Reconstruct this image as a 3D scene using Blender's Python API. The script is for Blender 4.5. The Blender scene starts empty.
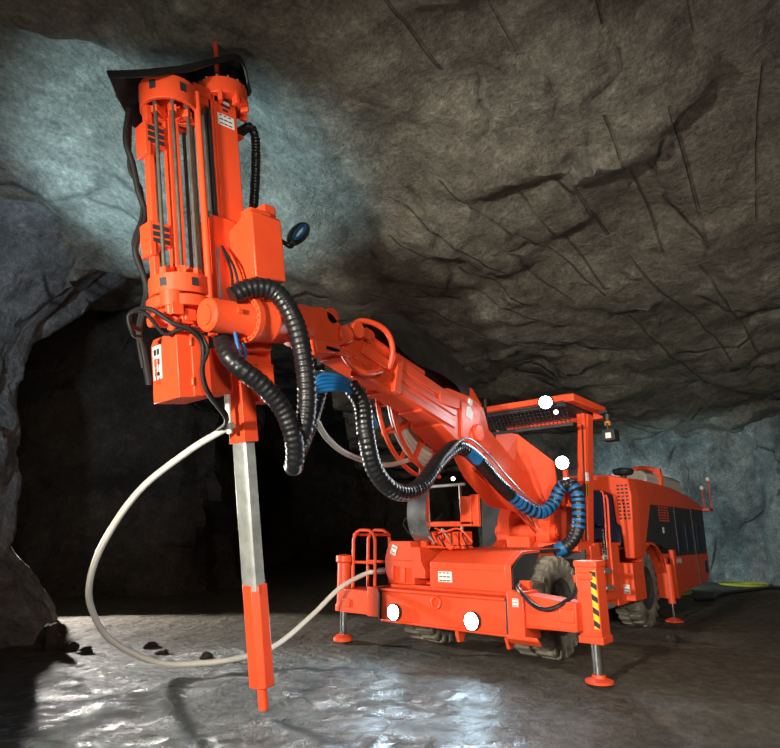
import bpy, bmesh, math, random
from mathutils import Vector, Matrix, noise
random.seed(7)
C = bpy.context.scene.collection
PI = math.pi
R = math.radians

# ------------------------------------------------------------------ camera
P, A = R(15.5), R(40.5)
CAM = Vector((6.03, 4.25, 1.4))
FW = Vector((-math.cos(A), -math.sin(A), 0)); RT = Vector((-math.sin(A), math.cos(A), 0))
look = FW*math.cos(P) + Vector((0, 0, 1))*math.sin(P)
cd = bpy.data.cameras.new('camera'); cam = bpy.data.objects.new('camera', cd); C.objects.link(cam)
cam.location = CAM; cam.rotation_euler = look.to_track_quat('-Z', 'Y').to_euler()
cd.sensor_width = 36; cd.lens = 574/780*36; cd.clip_start = .05; cd.clip_end = 200
bpy.context.scene.camera = cam
def cave(r, f, z=0.0):            # plan position: r metres right of, f metres ahead of the standpoint
    p = CAM + RT*r + FW*f
    return Vector((p.x, p.y, z))
def to_cave(p):
    d = p - CAM
    return d.dot(RT), d.dot(FW)

# ------------------------------------------------------------------ materials
def nodes(name):
    m = bpy.data.materials.new(name); m.use_nodes = True
    nt = m.node_tree; b = nt.nodes['Principled BSDF']
    return m, nt, b
def N(nt, t, **k):
    n = nt.nodes.new(t)
    for a, v in k.items():
        if a in n.inputs.keys(): n.inputs[a].default_value = v
        else: setattr(n, a, v)
    return n
def ramp(nt, src, stops):
    r = nt.nodes.new('ShaderNodeValToRGB'); e = r.color_ramp.elements
    while len(e) < len(stops): e.new(.5)
    for i, (p, c) in enumerate(stops):
        e[i].position = p; e[i].color = (c, c, c, 1) if not hasattr(c, '__len__') else (*c, 1)
    nt.links.new(src, r.inputs[0]); return r
def plain(name, col, rough=.5, metal=0.0, var=.12, scale=6, bump=0.0, spec=.5, coat=0.0):
    m, nt, b = nodes(name); L = nt.links
    tc = N(nt, 'ShaderNodeTexCoord')
    n = N(nt, 'ShaderNodeTexNoise', Scale=scale, Detail=6.0, Roughness=.65); L.new(tc.outputs['Object'], n.inputs['Vector'])
    lo = [c*(1-var) for c in col]; hi = [min(1, c*(1+var)) for c in col]
    r = ramp(nt, n.outputs['Fac'], [(.3, lo), (.7, hi)])
    L.new(r.outputs[0], b.inputs['Base Color'])
    rr = ramp(nt, n.outputs['Fac'], [(.3, max(0, rough-.08)), (.7, min(1, rough+.1))]); L.new(rr.outputs[0], b.inputs['Roughness'])
    b.inputs['Metallic'].default_value = metal; b.inputs['Specular IOR Level'].default_value = spec
    b.inputs['Coat Weight'].default_value = coat
    if bump:
        n2 = N(nt, 'ShaderNodeTexNoise', Scale=scale*8, Detail=4.0); L.new(tc.outputs['Object'], n2.inputs['Vector'])
        bp = N(nt, 'ShaderNodeBump', Strength=bump, Distance=.02); L.new(n2.outputs['Fac'], bp.inputs['Height']); L.new(bp.outputs[0], b.inputs['Normal'])
    return m
def emit(name, col, s):
    m, nt, b = nodes(name)
    b.inputs['Base Color'].default_value = (.9, .9, .9, 1)
    b.inputs['Emission Color'].default_value = (*col, 1); b.inputs['Emission Strength'].default_value = s
    return m
def orange_paint():
    m, nt, b = nodes('orange_paint'); L = nt.links
    tc = N(nt, 'ShaderNodeTexCoord')
    n = N(nt, 'ShaderNodeTexNoise', Scale=2.2, Detail=8.0, Roughness=.7); L.new(tc.outputs['Object'], n.inputs['Vector'])
    r = ramp(nt, n.outputs['Fac'], [(.25, (.72, .066, .018)), (.6, (.80, .082, .024)), (.8, (.83, .097, .033))])
    n2 = N(nt, 'ShaderNodeTexNoise', Scale=14, Detail=9.0, Roughness=.75); L.new(tc.outputs['Object'], n2.inputs['Vector'])
    d = ramp(nt, n2.outputs['Fac'], [(.62, 0.0), (.78, .35)])
    mx = N(nt, 'ShaderNodeMix', data_type='RGBA'); L.new(d.outputs[0], mx.inputs[0]); L.new(r.outputs[0], mx.inputs[6]); mx.inputs[7].default_value = (.32, .05, .02, 1)
    L.new(mx.outputs[2], b.inputs['Base Color'])
    rr = ramp(nt, n2.outputs['Fac'], [(.35, .34), (.7, .5)]); L.new(rr.outputs[0], b.inputs['Roughness'])
    b.inputs['Specular IOR Level'].default_value = .4
    return m
ORANGE = orange_paint()
BLACK = plain('black_rubber', (.012, .012, .013), .42, bump=.1)
HOSE = plain('black_hose', (.010, .010, .011), .36, spec=.5)
CABLE = plain('black_cable', (.010, .010, .010), .62, spec=.3)
DARK = plain('dark_grey_panel', (.028, .032, .036), .45)
SHEET = plain('rubber_sheet', (.020, .017, .015), .5, var=.5, scale=3, bump=.15)
NAVY = plain('navy_cover', (.010, .016, .045), .5)
STEEL = plain('galvanised_steel', (.34, .36, .34), .42, .35, var=.3, scale=5)
CHROME = plain('chrome', (.75, .76, .78), .12, 1.0, var=.03)
ROD = plain('drill_steel', (.10, .092, .072), .45, .3, var=.3, scale=9)
PLATE = plain('bright_steel_plate', (.30, .31, .32), .36, .55, var=.2, scale=3)
BLUE = plain('blue_hose', (.006, .12, .32), .45)
WHITE = plain('white_plastic', (.62, .60, .53), .42, var=.06)
DECAL = plain('white_decal', (.74, .73, .70), .5, var=.04)
INK = plain('black_ink', (.03, .03, .03), .5)
RED = plain('red_ink', (.6, .05, .03), .5)
YEL = plain('hazard_yellow', (.85, .50, .02), .45)
TYRE = plain('dusty_tyre', (.17, .152, .12), .9, var=.7, scale=4, bump=.5)
RIM = plain('dark_hub', (.035, .033, .032), .6)
CAP = plain('black_plastic', (.015, .016, .018), .4)
AMBER = plain('amber_lens', (.55, .2, .02), .2)
DIRTY = plain('sand_yellow_hose', (.36, .34, .03), .6)
LENS = emit('lamp_lens', (.88, .95, 1.0), 40)
LENS2 = emit('small_lamp_lens', (.95, .93, .85), 12)

# ------------------------------------------------------------------ mesh builder
class M:
    def __init__(s, T=None): s.v = []; s.f = []; s.m = []; s.T = T or Matrix.Identity(4)
    def add(s, vs, fs, mi=0, T=None):
        o = len(s.v); K = s.T @ T if T else s.T
        s.v += [K @ Vector(v) for v in vs]
        s.f += [[i+o for i in f] for f in fs]
        s.m += (mi if isinstance(mi, list) else [mi]*len(fs))
        return s
    def box(s, x0, x1, y0, y1, z0, z1, mi=0, T=None):
        vs = [(x, y, z) for x in (x0, x1) for y in (y0, y1) for z in (z0, z1)]
        return s.add(vs, [(0, 1, 3, 2), (4, 6, 7, 5), (0, 4, 5, 1), (2, 3, 7, 6), (0, 2, 6, 4), (1, 5, 7, 3)], mi, T)
    def prism(s, pts, plane, lo, hi, mi=0, T=None):
        n = len(pts)
        mk = {'xz': lambda p, t: (p[0], t, p[1]), 'yz': lambda p, t: (t, p[0], p[1]), 'xy': lambda p, t: (p[0], p[1], t)}[plane]
        vs = [mk(p, lo) for p in pts] + [mk(p, hi) for p in pts]
        fs = [list(range(n))[::-1], list(range(n, 2*n))] + [(i, (i+1) % n, n+(i+1) % n, n+i) for i in range(n)]
        return s.add(vs, fs, mi, T)
    def cyl(s, p0, p1, r, n=16, r1=None, mi=0, T=None):
        p0 = Vector(p0); p1 = Vector(p1); d = (p1-p0).normalized(); r1 = r if r1 is None else r1
        a = d.orthogonal().normalized(); b = d.cross(a)
        vs = []
        for p, q in ((p0, r), (p1, r1)):
            vs += [p + (a*math.cos(2*PI*i/n) + b*math.sin(2*PI*i/n))*q for i in range(n)]
        fs = [list(range(n))[::-1], list(range(n, 2*n))] + [(i, (i+1) % n, n+(i+1) % n, n+i) for i in range(n)]
        return s.add(vs, fs, mi, T)
    def lathe(s, prof, o, ax, n=28, mi=0, T=None):       # prof: (radius, height along axis)
        o = Vector(o); d = Vector(ax).normalized(); a = d.orthogonal().normalized(); b = d.cross(a)
        vs = []; fs = []; ms = []
        for r, h in prof:
            vs += [o + d*h + (a*math.cos(2*PI*i/n) + b*math.sin(2*PI*i/n))*max(r, 1e-4) for i in range(n)]
        for j in range(len(prof)-1):
            for i in range(n):
                fs.append((j*n+i, j*n+(i+1) % n, (j+1)*n+(i+1) % n, (j+1)*n+i)); ms.append(mi[j] if isinstance(mi, list) else mi)
        return s.add(vs, fs, ms, T)
    def tube(s, pts, r, n=10, closed=False, step=None, rib=0.0, ribp=.035, mif=None, mi=0, T=None, raw=False):
        pts = [Vector(p) for p in pts]
        path = pts if raw else spline(pts, closed, step or max(.02, r*.6))
        k = len(path); vs = []; fs = []; ms = []
        t0 = (path[1]-path[0]).normalized(); u = t0.orthogonal().normalized(); dist = 0
        for i, p in enumerate(path):
            q0 = path[(i-1) % k] if (closed or i > 0) else p
            q1 = path[(i+1) % k] if (closed or i < k-1) else p
            t = (q1-q0).normalized(); u = (u - t*u.dot(t)).normalized(); w = t.cross(u)
            if i: dist += (p-path[i-1]).length
            rr = r + (rib*(1 if (dist/ribp) % 1 < .5 else -1) if rib else 0)
            vs += [p + (u*math.cos(2*PI*j/n) + w*math.sin(2*PI*j/n))*rr for j in range(n)]
        for i in range(k if closed else k-1):
            for j in range(n):
                fs.append((i*n+j, i*n+(j+1) % n, ((i+1) % k)*n+(j+1) % n, ((i+1) % k)*n+j)); ms.append(mif(i/k) if mif else mi)
        if not closed:
            fs.append(list(range(n))[::-1]); fs.append([(k-1)*n+j for j in range(n)]); ms += [ms[0], ms[-1]]
        return s.add(vs, fs, ms, T)
    def sheet(s, grid, th, mi=0, T=None):                 # rows of points -> closed sheet of thickness th
        a = len(grid); b = len(grid[0]); g = [[Vector(p) for p in row] for row in grid]
        nn = [[None]*b for _ in range(a)]
        for i in range(a):
            for j in range(b):
                du = g[min(i+1, a-1)][j]-g[max(i-1, 0)][j]; dv = g[i][min(j+1, b-1)]-g[i][max(j-1, 0)]
                c = du.cross(dv); nn[i][j] = c.normalized() if c.length > 1e-9 else Vector((0, 0, 1))
        vs = [g[i][j] for i in range(a) for j in range(b)] + [g[i][j]-nn[i][j]*th for i in range(a) for j in range(b)]
        o = a*b; fs = []
        for i in range(a-1):
            for j in range(b-1):
                q = (i*b+j, (i+1)*b+j, (i+1)*b+j+1, i*b+j+1); fs.append(q); fs.append(tuple(x+o for x in q[::-1]))
        rim = [j for j in range(b)] + [i*b+b-1 for i in range(1, a)] + [(a-1)*b+j for j in range(b-2, -1, -1)] + [i*b for i in range(a-2, 0, -1)]
        for x, y in zip(rim, rim[1:]+rim[:1]): fs.append((x, y, y+o, x+o))
        return s.add(vs, fs, mi, T)
    def build(s, name, mats, parent=None, bevel=0.0, smooth=40, origin=None):
        me = bpy.data.meshes.new(name)
        o0 = Vector(origin) if origin is not None else Vector((0, 0, 0))
        me.from_pydata([tuple(v-o0) for v in s.v], [], s.f); me.update()
        mats = mats if isinstance(mats, (list, tuple)) else [mats]
        for m in mats: me.materials.append(m)
        for p, i in zip(me.polygons, s.m): p.material_index = i
        bm = bmesh.new(); bm.from_mesh(me); bmesh.ops.recalc_face_normals(bm, faces=bm.faces); bm.to_mesh(me); bm.free()
        if smooth:
            for p in me.polygons: p.use_smooth = True
            me.set_sharp_from_angle(angle=R(smooth))
        o = bpy.data.objects.new(name, me); C.objects.link(o); o.location = o0
        if parent: o.parent = parent
        if bevel:
            b = o.modifiers.new('bevel', 'BEVEL'); b.width = bevel; b.segments = 2; b.limit_method = 'ANGLE'; b.angle_limit = R(40)
        return o
def pieces(m):                                            # the unconnected pieces of a builder, one builder each
    par = list(range(len(m.v)))
    def find(a):
        while par[a] != a: par[a] = par[par[a]]; a = par[a]
        return a
    for f in m.f:
        for x in f[1:]: par[find(x)] = find(f[0])
    out = {}
    for f, mi in zip(m.f, m.m):
        q = out.setdefault(find(f[0]), (M(), {})); mm, idx = q
        for x in f:
            if x not in idx: idx[x] = len(mm.v); mm.v.append(m.v[x])
        mm.f.append([idx[x] for x in f]); mm.m.append(mi)
    return [q[0] for q in out.values()]
def spline(pts, closed, step):
    out = []; n = len(pts)
    rng = range(n) if closed else range(n-1)
    for i in rng:
        p1 = pts[i]; p2 = pts[(i+1) % n]
        p0 = pts[(i-1) % n] if (closed or i > 0) else p1*2-p2
        p3 = pts[(i+2) % n] if (closed or i < n-2) else p2*2-p1
        k = max(1, int((p2-p1).length/step))
        for j in range(k):
            t = j/k
            out.append(.5*((2*p1) + (p2-p0)*t + (2*p0-5*p1+4*p2-p3)*t*t + (3*p1-p0-3*p2+p3)*t**3))
    if not closed: out.append(pts[-1])
    return out
def tag(o, label=None, cat=None, group=None, kind=None):
    if label: o['label'] = label
    if cat: o['category'] = cat
    if group: o['group'] = group
    if kind: o['kind'] = kind
    return o
def frame(p0, p1):                                        # local x along p0->p1, y sideways, z up
    p0 = Vector(p0); p1 = Vector(p1); x = (p1-p0).normalized(); y = Vector((0, 0, 1)).cross(x).normalized(); z = x.cross(y)
    m = Matrix((x, y, z)).transposed().to_4x4(); m.translation = p0
    return m
def fbm(p, o=5): return noise.fractal(p, 1.0, 2.0, o, noise_basis='PERLIN_ORIGINAL')
def facet(p, k, amp):                                     # blocky rock: every cell a tilted plane
    q = p*k; d, pts = noise.voronoi(q); c = pts[0]
    def one(c):
        e = c*3.7; t = Vector((noise.noise(e+Vector((11.3, 5.1, 2.7))), noise.noise(e+Vector((3.9, 17.2, 8.4))), noise.noise(e+Vector((7.7, 1.6, 23.5)))))
        return t.dot(q-c)*amp*3.2 + noise.noise(c*5.1+Vector((.4, .7, .2)))*amp*1.3
    a = one(pts[0]); b = one(pts[1]); g = min(1, (d[1]-d[0])/.14); g = g*g*(3-2*g)
    return a*(.5+.5*g) + b*(.5-.5*g)

# ------------------------------------------------------------------ rock and mud
def rock_material(name, tones, marks=(), crack=.35, bumpk=1.0):
    m, nt, b = nodes(name); L = nt.links
    tc = N(nt, 'ShaderNodeTexCoord'); ob = tc.outputs['Object']
    warp = N(nt, 'ShaderNodeTexNoise', Scale=.5, Detail=3.0); L.new(ob, warp.inputs['Vector'])
    wv = N(nt, 'ShaderNodeVectorMath', operation='MULTIPLY_ADD'); L.new(warp.outputs['Color'], wv.inputs[0]); wv.inputs[1].default_value = (1.2, 1.2, 1.2); L.new(ob, wv.inputs[2])
    n1 = N(nt, 'ShaderNodeTexNoise', Scale=.45, Detail=9.0, Roughness=.62); L.new(wv.outputs[0], n1.inputs['Vector'])
    r1 = ramp(nt, n1.outputs['Fac'], [(.30, tones[0]), (.44, tones[1]), (.56, tones[2]), (.70, tones[3])])
    n2 = N(nt, 'ShaderNodeTexNoise', Scale=3.6, Detail=12.0, Roughness=.74); L.new(ob, n2.inputs['Vector'])
    r2 = ramp(nt, n2.outputs['Fac'], [(.30, .42), (.43, .82), (.54, 1.05), (.70, 1.75)])
    mul = N(nt, 'ShaderNodeMix', data_type='RGBA', blend_type='MULTIPLY'); mul.inputs[0].default_value = 1
    L.new(r1.outputs[0], mul.inputs[6]); L.new(r2.outputs[0], mul.inputs[7])
    n5 = N(nt, 'ShaderNodeTexNoise', Scale=17, Detail=8.0, Roughness=.8); L.new(ob, n5.inputs['Vector'])
    r5 = ramp(nt, n5.outputs['Fac'], [(.33, .55), (.5, 1.0), (.67, 1.5)])
    mul5 = N(nt, 'ShaderNodeMix', data_type='RGBA', blend_type='MULTIPLY'); mul5.inputs[0].default_value = 1
    L.new(mul.outputs[2], mul5.inputs[6]); L.new(r5.outputs[0], mul5.inputs[7]); mul = mul5
    # dark mineral veins
    mp = N(nt, 'ShaderNodeMapping'); mp.inputs['Scale'].default_value = (.35, .8, .6); mp.inputs['Rotation'].default_value = (.3, .2, .7); L.new(wv.outputs[0], mp.inputs[0])
    vo = N(nt, 'ShaderNodeTexVoronoi', feature='DISTANCE_TO_EDGE', Scale=.9); L.new(mp.outputs[0], vo.inputs['Vector'])
    vr = ramp(nt, vo.outputs['Distance'], [(0.0, 1.0), (.014, .6), (.04, 0.0)])
    nm = N(nt, 'ShaderNodeTexNoise', Scale=.7, Detail=2.0); L.new(ob, nm.inputs['Vector'])
    nr = ramp(nt, nm.outputs['Fac'], [(.48, 0.0), (.62, 1.0)])
    vm = N(nt, 'ShaderNodeMath', operation='MULTIPLY'); L.new(vr.outputs[0], vm.inputs[0]); L.new(nr.outputs[0], vm.inputs[1])
    vk = N(nt, 'ShaderNodeMath', operation='MULTIPLY'); L.new(vm.outputs[0], vk.inputs[0]); vk.inputs[1].default_value = crack
    col = N(nt, 'ShaderNodeMix', data_type='RGBA'); L.new(vk.outputs[0], col.inputs[0]); L.new(mul.outputs[2], col.inputs[6]); col.inputs[7].default_value = (.03, .028, .025, 1)
    last = col.outputs[2]; groove = None
    # half barrels left in the roof by old drill holes: straight dark grooves
    for (x0, y0, x1, y1, w) in marks:
        sub = N(nt, 'ShaderNodeVectorMath', operation='SUBTRACT'); L.new(ob, sub.inputs[0]); sub.inputs[1].default_value = (x0, y0, 0)
        flat = N(nt, 'ShaderNodeVectorMath', operation='MULTIPLY'); L.new(sub.outputs[0], flat.inputs[0]); flat.inputs[1].default_value = (1, 1, 0)
        dx, dy = x1-x0, y1-y0; l2 = dx*dx+dy*dy
        dt = N(nt, 'ShaderNodeVectorMath', operation='DOT_PRODUCT'); L.new(flat.outputs[0], dt.inputs[0]); dt.inputs[1].default_value = (dx/l2, dy/l2, 0)
        cl = N(nt, 'ShaderNodeClamp'); L.new(dt.outputs['Value'], cl.inputs[0])
        sc = N(nt, 'ShaderNodeVectorMath', operation='SCALE'); sc.inputs[0].default_value = (dx, dy, 0); L.new(cl.outputs[0], sc.inputs['Scale'])
        df = N(nt, 'ShaderNodeVectorMath', operation='DISTANCE'); L.new(flat.outputs[0], df.inputs[0]); L.new(sc.outputs[0], df.inputs[1])
        mr = N(nt, 'ShaderNodeMapRange', interpolation_type='SMOOTHSTEP'); L.new(df.outputs['Value'], mr.inputs[0])
        mr.inputs[1].default_value = w*.4; mr.inputs[2].default_value = w; mr.inputs[3].default_value = 1; mr.inputs[4].default_value = 0
        if groove is None: groove = mr.outputs[0]
        else:
            mxx = N(nt, 'ShaderNodeMath', operation='MAXIMUM'); L.new(groove, mxx.inputs[0]); L.new(mr.outputs[0], mxx.inputs[1]); groove = mxx.outputs[0]
    h1 = N(nt, 'ShaderNodeTexNoise', Scale=1.7, Detail=13.0, Roughness=.70); L.new(ob, h1.inputs['Vector'])
    mp2 = N(nt, 'ShaderNodeMapping'); mp2.inputs['Scale'].default_value = (1.0, 3.2, 2.0); mp2.inputs['Rotation'].default_value = (0, .3, 1.1); L.new(ob, mp2.inputs[0])
    h2 = N(nt, 'ShaderNodeTexNoise', Scale=3.0, Detail=8.0, Roughness=.6); h2.noise_type = 'RIDGED_MULTIFRACTAL'; L.new(mp2.outputs[0], h2.inputs['Vector'])
    ha = N(nt, 'ShaderNodeMath', operation='MULTIPLY_ADD'); L.new(h2.outputs['Fac'], ha.inputs[0]); ha.inputs[1].default_value = .07; L.new(h1.outputs['Fac'], ha.inputs[2])
    hb = N(nt, 'ShaderNodeMath', operation='MULTIPLY_ADD'); L.new(vm.outputs[0], hb.inputs[0]); hb.inputs[1].default_value = -.35; L.new(ha.outputs[0], hb.inputs[2])
    hh = hb.outputs[0]
    if groove is not None:
        ng = N(nt, 'ShaderNodeTexNoise', Scale=1.6, Detail=3.0); L.new(ob, ng.inputs['Vector'])
        rg = ramp(nt, ng.outputs['Fac'], [(.36, .25), (.55, 1.0)])
        gm = N(nt, 'ShaderNodeMath', operation='MULTIPLY'); L.new(groove, gm.inputs[0]); L.new(rg.outputs[0], gm.inputs[1])
        hg = N(nt, 'ShaderNodeMath', operation='MULTIPLY_ADD'); L.new(gm.outputs[0], hg.inputs[0]); hg.inputs[1].default_value = -.35; L.new(hh, hg.inputs[2]); hh = hg.outputs[0]
        gk = N(nt, 'ShaderNodeMath', operation='MULTIPLY'); L.new(gm.outputs[0], gk.inputs[0]); gk.inputs[1].default_value = .55
        c2 = N(nt, 'ShaderNodeMix', data_type='RGBA'); L.new(gk.outputs[0], c2.inputs[0]); L.new(last, c2.inputs[6]); c2.inputs[7].default_value = (.03, .027, .024, 1); last = c2.outputs[2]
    bp = N(nt, 'ShaderNodeBump', Strength=.85*bumpk, Distance=.22); L.new(hh, bp.inputs['Height'])
    L.new(bp.outputs[0], b.inputs['Normal']); L.new(last, b.inputs['Base Color'])
    b.inputs['Roughness'].default_value = .72; b.inputs['Specular IOR Level'].default_value = .3
    return m
MARKS = [(3.4, 1.62, 1.78, 1.36, .023), (2.9, 2.28, 1.36, 2.07, .026), (2.2, 3.07, 1.2, 2.9, .023), (1.6, 3.7, .5, 3.56, .020), (.11, 2.49, -3.56, 2.08, .023),
         (-.18, 3.12, -3.55, 2.72, .029), (-.95, 1.66, -2.68, 1.49, .029), (.43, -.54, -3.79, .31, .023), (-.16, -1.04, -3.48, -.35, .026), (-.93, -1.7, -4.63, -.28, .023),
         (.35, .3, -4.04, .88, .020), (-.36, .98, -3.86, .95, .023), (-3.33, 1.59, -8.25, 2.08, .023), (-4.1, 2.48, -8.69, 2.6, .026), (-.39, 4.01, -3.34, 3.45, .020),
         (-4.5, 3.9, -8.6, 4.3, .026), (-5.2, .9, -9.5, 1.2, .026), (-1.2, -2.4, -5.5, -1.3, .023)]
CEIL_TONES = [(.088, .081, .064), (.145, .134, .106), (.172, .162, .132), (.245, .232, .19)]
WALL_TONES = [(.085, .088, .086), (.15, .155, .15), (.20, .205, .195), (.33, .33, .31)]
ROCK_CEIL = rock_material('roof_rock', CEIL_TONES, MARKS, crack=.6)
ROCK_WALL = rock_material('wall_rock', WALL_TONES, crack=.85)
ROCK_DARK_SHADED = rock_material('dark_shaded_rock', [(.032, .026, .02), (.05, .040, .031), (.06, .048, .037), (.085, .068, .052)])  # dark stones; the drift wall's lack of light is put into this tone

def sm(x, a, b): 
    t = min(1, max(0, (x-a)/(b-a))); return t*t*(3-2*t)
def lerp(a, b, t): return a+(b-a)*t
def ceil_z(r, f):
    zr = 6.2 - 1.55*min(1.3, max(0, (f-6.0)/11.0))
    wob = .22*noise.noise(Vector((f*.9, 3.3, 0)))
    # the left bay: a face that comes down to a brow above the dark side drift
    t = sm(r, -3.2, -.9); fb = lerp(8.7, 14.6, t) + .35*noise.noise(Vector((r*.8, 9.1, 2)))
    zb = lerp(5.52, 4.95, t)
    u = (f-4.6)/max(.1, fb-4.6)
    zl = lerp(6.62, zb, max(0, u)**1.15) if f < fb else zb + 1.7*sm(f, fb, fb+1.1)
    fe = 4.95 + .28*(r+2.6) + .12*noise.noise(Vector((r*2.1, 1, 1)))
    zl = lerp(6.14 - .04*(r+2), zl, sm(f, fe, fe+.22))
    k = sm(r + wob, -1.72, -1.42)
    z = lerp(zl, zr, k)
    if f > 15.0 and r < 3.5: z = max(z, z)
    return z
bm = M(); rows = []
r0, r1, f0, f1, st = -11.0, 15.0, 1.2, 30.0, .135
nr_, nf = int((r1-r0)/st), int((f1-f0)/st); vs = []
for i in range(nf+1):
    for j in range(nr_+1):
        r = r0+st*j; f = f0+st*i; p = cave(r, f)
        q = Vector((p.x, p.y, 0))
        z = ceil_z(r + .12*noise.noise(q*1.3), f + .12*noise.noise(q*1.3+Vector((5, 5, 5))))
        z += .20*fbm(q*.33, 3)*.6 + facet(q, .42, .17) + facet(q+Vector((3, 1, 7)), 1.05, .075) + facet(q+Vector((6, 2, 1)), 2.4, .022) + .018*fbm(q*2.1+Vector((0, 0, 4)), 4)
        vs.append((p.x, p.y, z))
fs = [(i*(nr_+1)+j, i*(nr_+1)+j+1, (i+1)*(nr_+1)+j+1, (i+1)*(nr_+1)+j) for i in range(nf) for j in range(nr_)]
bm.add(vs, fs); tag(bm.build('ceiling', ROCK_CEIL, smooth=32), kind='structure')

# left rock pillar, a rounded column with an overhanging shoulder
prof = [(-.3, 2.6, 2.2), (0, 2.35, 1.95), (.5, 1.85, 1.8), (1.1, 1.45, 1.6), (1.84, 1.18, 1.4), (3.2, .95, 1.25), (4.1, .95, 1.25), (4.8, 1.12, 1.4), (5.35, 1.55, 1.7), (5.9, 1.95, 1.9), (6.6, 2.6, 2.4), (7.2, 3.0, 2.8)]
bm = M(); vs = []; na = 150; nz = 90
for i in range(nz+1):
    z = -.3 + 7.5*i/nz
    for (za, ra, fa), (zb_, rb, fb_) in zip(prof, prof[1:]):
        if za <= z <= zb_+1e-6: t = (z-za)/(zb_-za); rr = lerp(ra, rb, t); ff = lerp(fa, fb_, t); break
    for j in range(na):
        a = 2*PI*j/na; d = Vector((math.cos(a), math.sin(a), 0)); q = Vector((d.x*1.8, d.y*1.8, z))
        k = 1 + (.16*fbm(q*.6, 3) + facet(q, .9, .16) + facet(q+Vector((2, 2, 2)), 2.3, .05) + .035*fbm(q*2.5, 4))*.75
        p = cave(-7.05 + d.x*rr*k, 8.6 + d.y*ff*k, z); vs.append((p.x, p.y, z))
fs = [(i*na+j, i*na+(j+1) % na, (i+1)*na+(j+1) % na, (i+1)*na+j) for i in range(nz) for j in range(na)]
bm.add(vs, fs); tag(bm.build('wall_left', ROCK_WALL, smooth=32), kind='structure')

def wall(name, plan, mat, z0=-.4, z1=8.2, st=.16, amp=1.0, lean=0.0):
    pts = []
    for a, b in zip(plan, plan[1:]):
        n = max(2, int((Vector(b)-Vector(a)).length/st))
        pts += [Vector(a).lerp(Vector(b), i/n) for i in range(n)]
    pts.append(Vector(plan[-1])); k = len(pts); nz = int((z1-z0)/st); vs = []
    nrm = []
    for i in range(k):
        d = (pts[min(k-1, i+4)]-pts[max(0, i-4)]); nrm.append(Vector((d.y, -d.x)).normalized())
    for i in range(k):
        for h in range(nz+1):
            z = z0 + (z1-z0)*h/nz; q = Vector((pts[i].x, pts[i].y, z))
            dd = amp*(.55*fbm(q*.3, 3) + facet(q, .5, .30) + facet(q+Vector((4, 4, 1)), 1.3, .09) + .07*fbm(q*1.8, 4)) + lean*(z/5.0)
            c = pts[i] + nrm[i]*dd; p = cave(c.x, c.y, z); vs.append((p.x, p.y, z))
    fs = [(i*(nz+1)+h, (i+1)*(nz+1)+h, (i+1)*(nz+1)+h+1, i*(nz+1)+h+1) for i in range(k-1) for h in range(nz)]
    b = M(); b.add(vs, fs); return tag(b.build(name, mat, smooth=32), kind='structure')
wall('wall_back', [(-14, 13.6), (-9, 14.0), (-5.2, 14.4), (-4.5, 15.0), (-4.5, 17), (-5.5, 24), (-6, 29), (-1, 30.5), (3.0, 30), (3.6, 24), (3.4, 19.6)], ROCK_DARK_SHADED)
wall('wall_right', [(3.0, 19.7), (4.6, 19.0), (7, 18.7), (9.6, 18.4), (11.0, 17.6), (11.4, 15.6), (11.8, 13.4), (12.6, 9), (13.2, 4)], ROCK_WALL, lean=.5)

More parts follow.
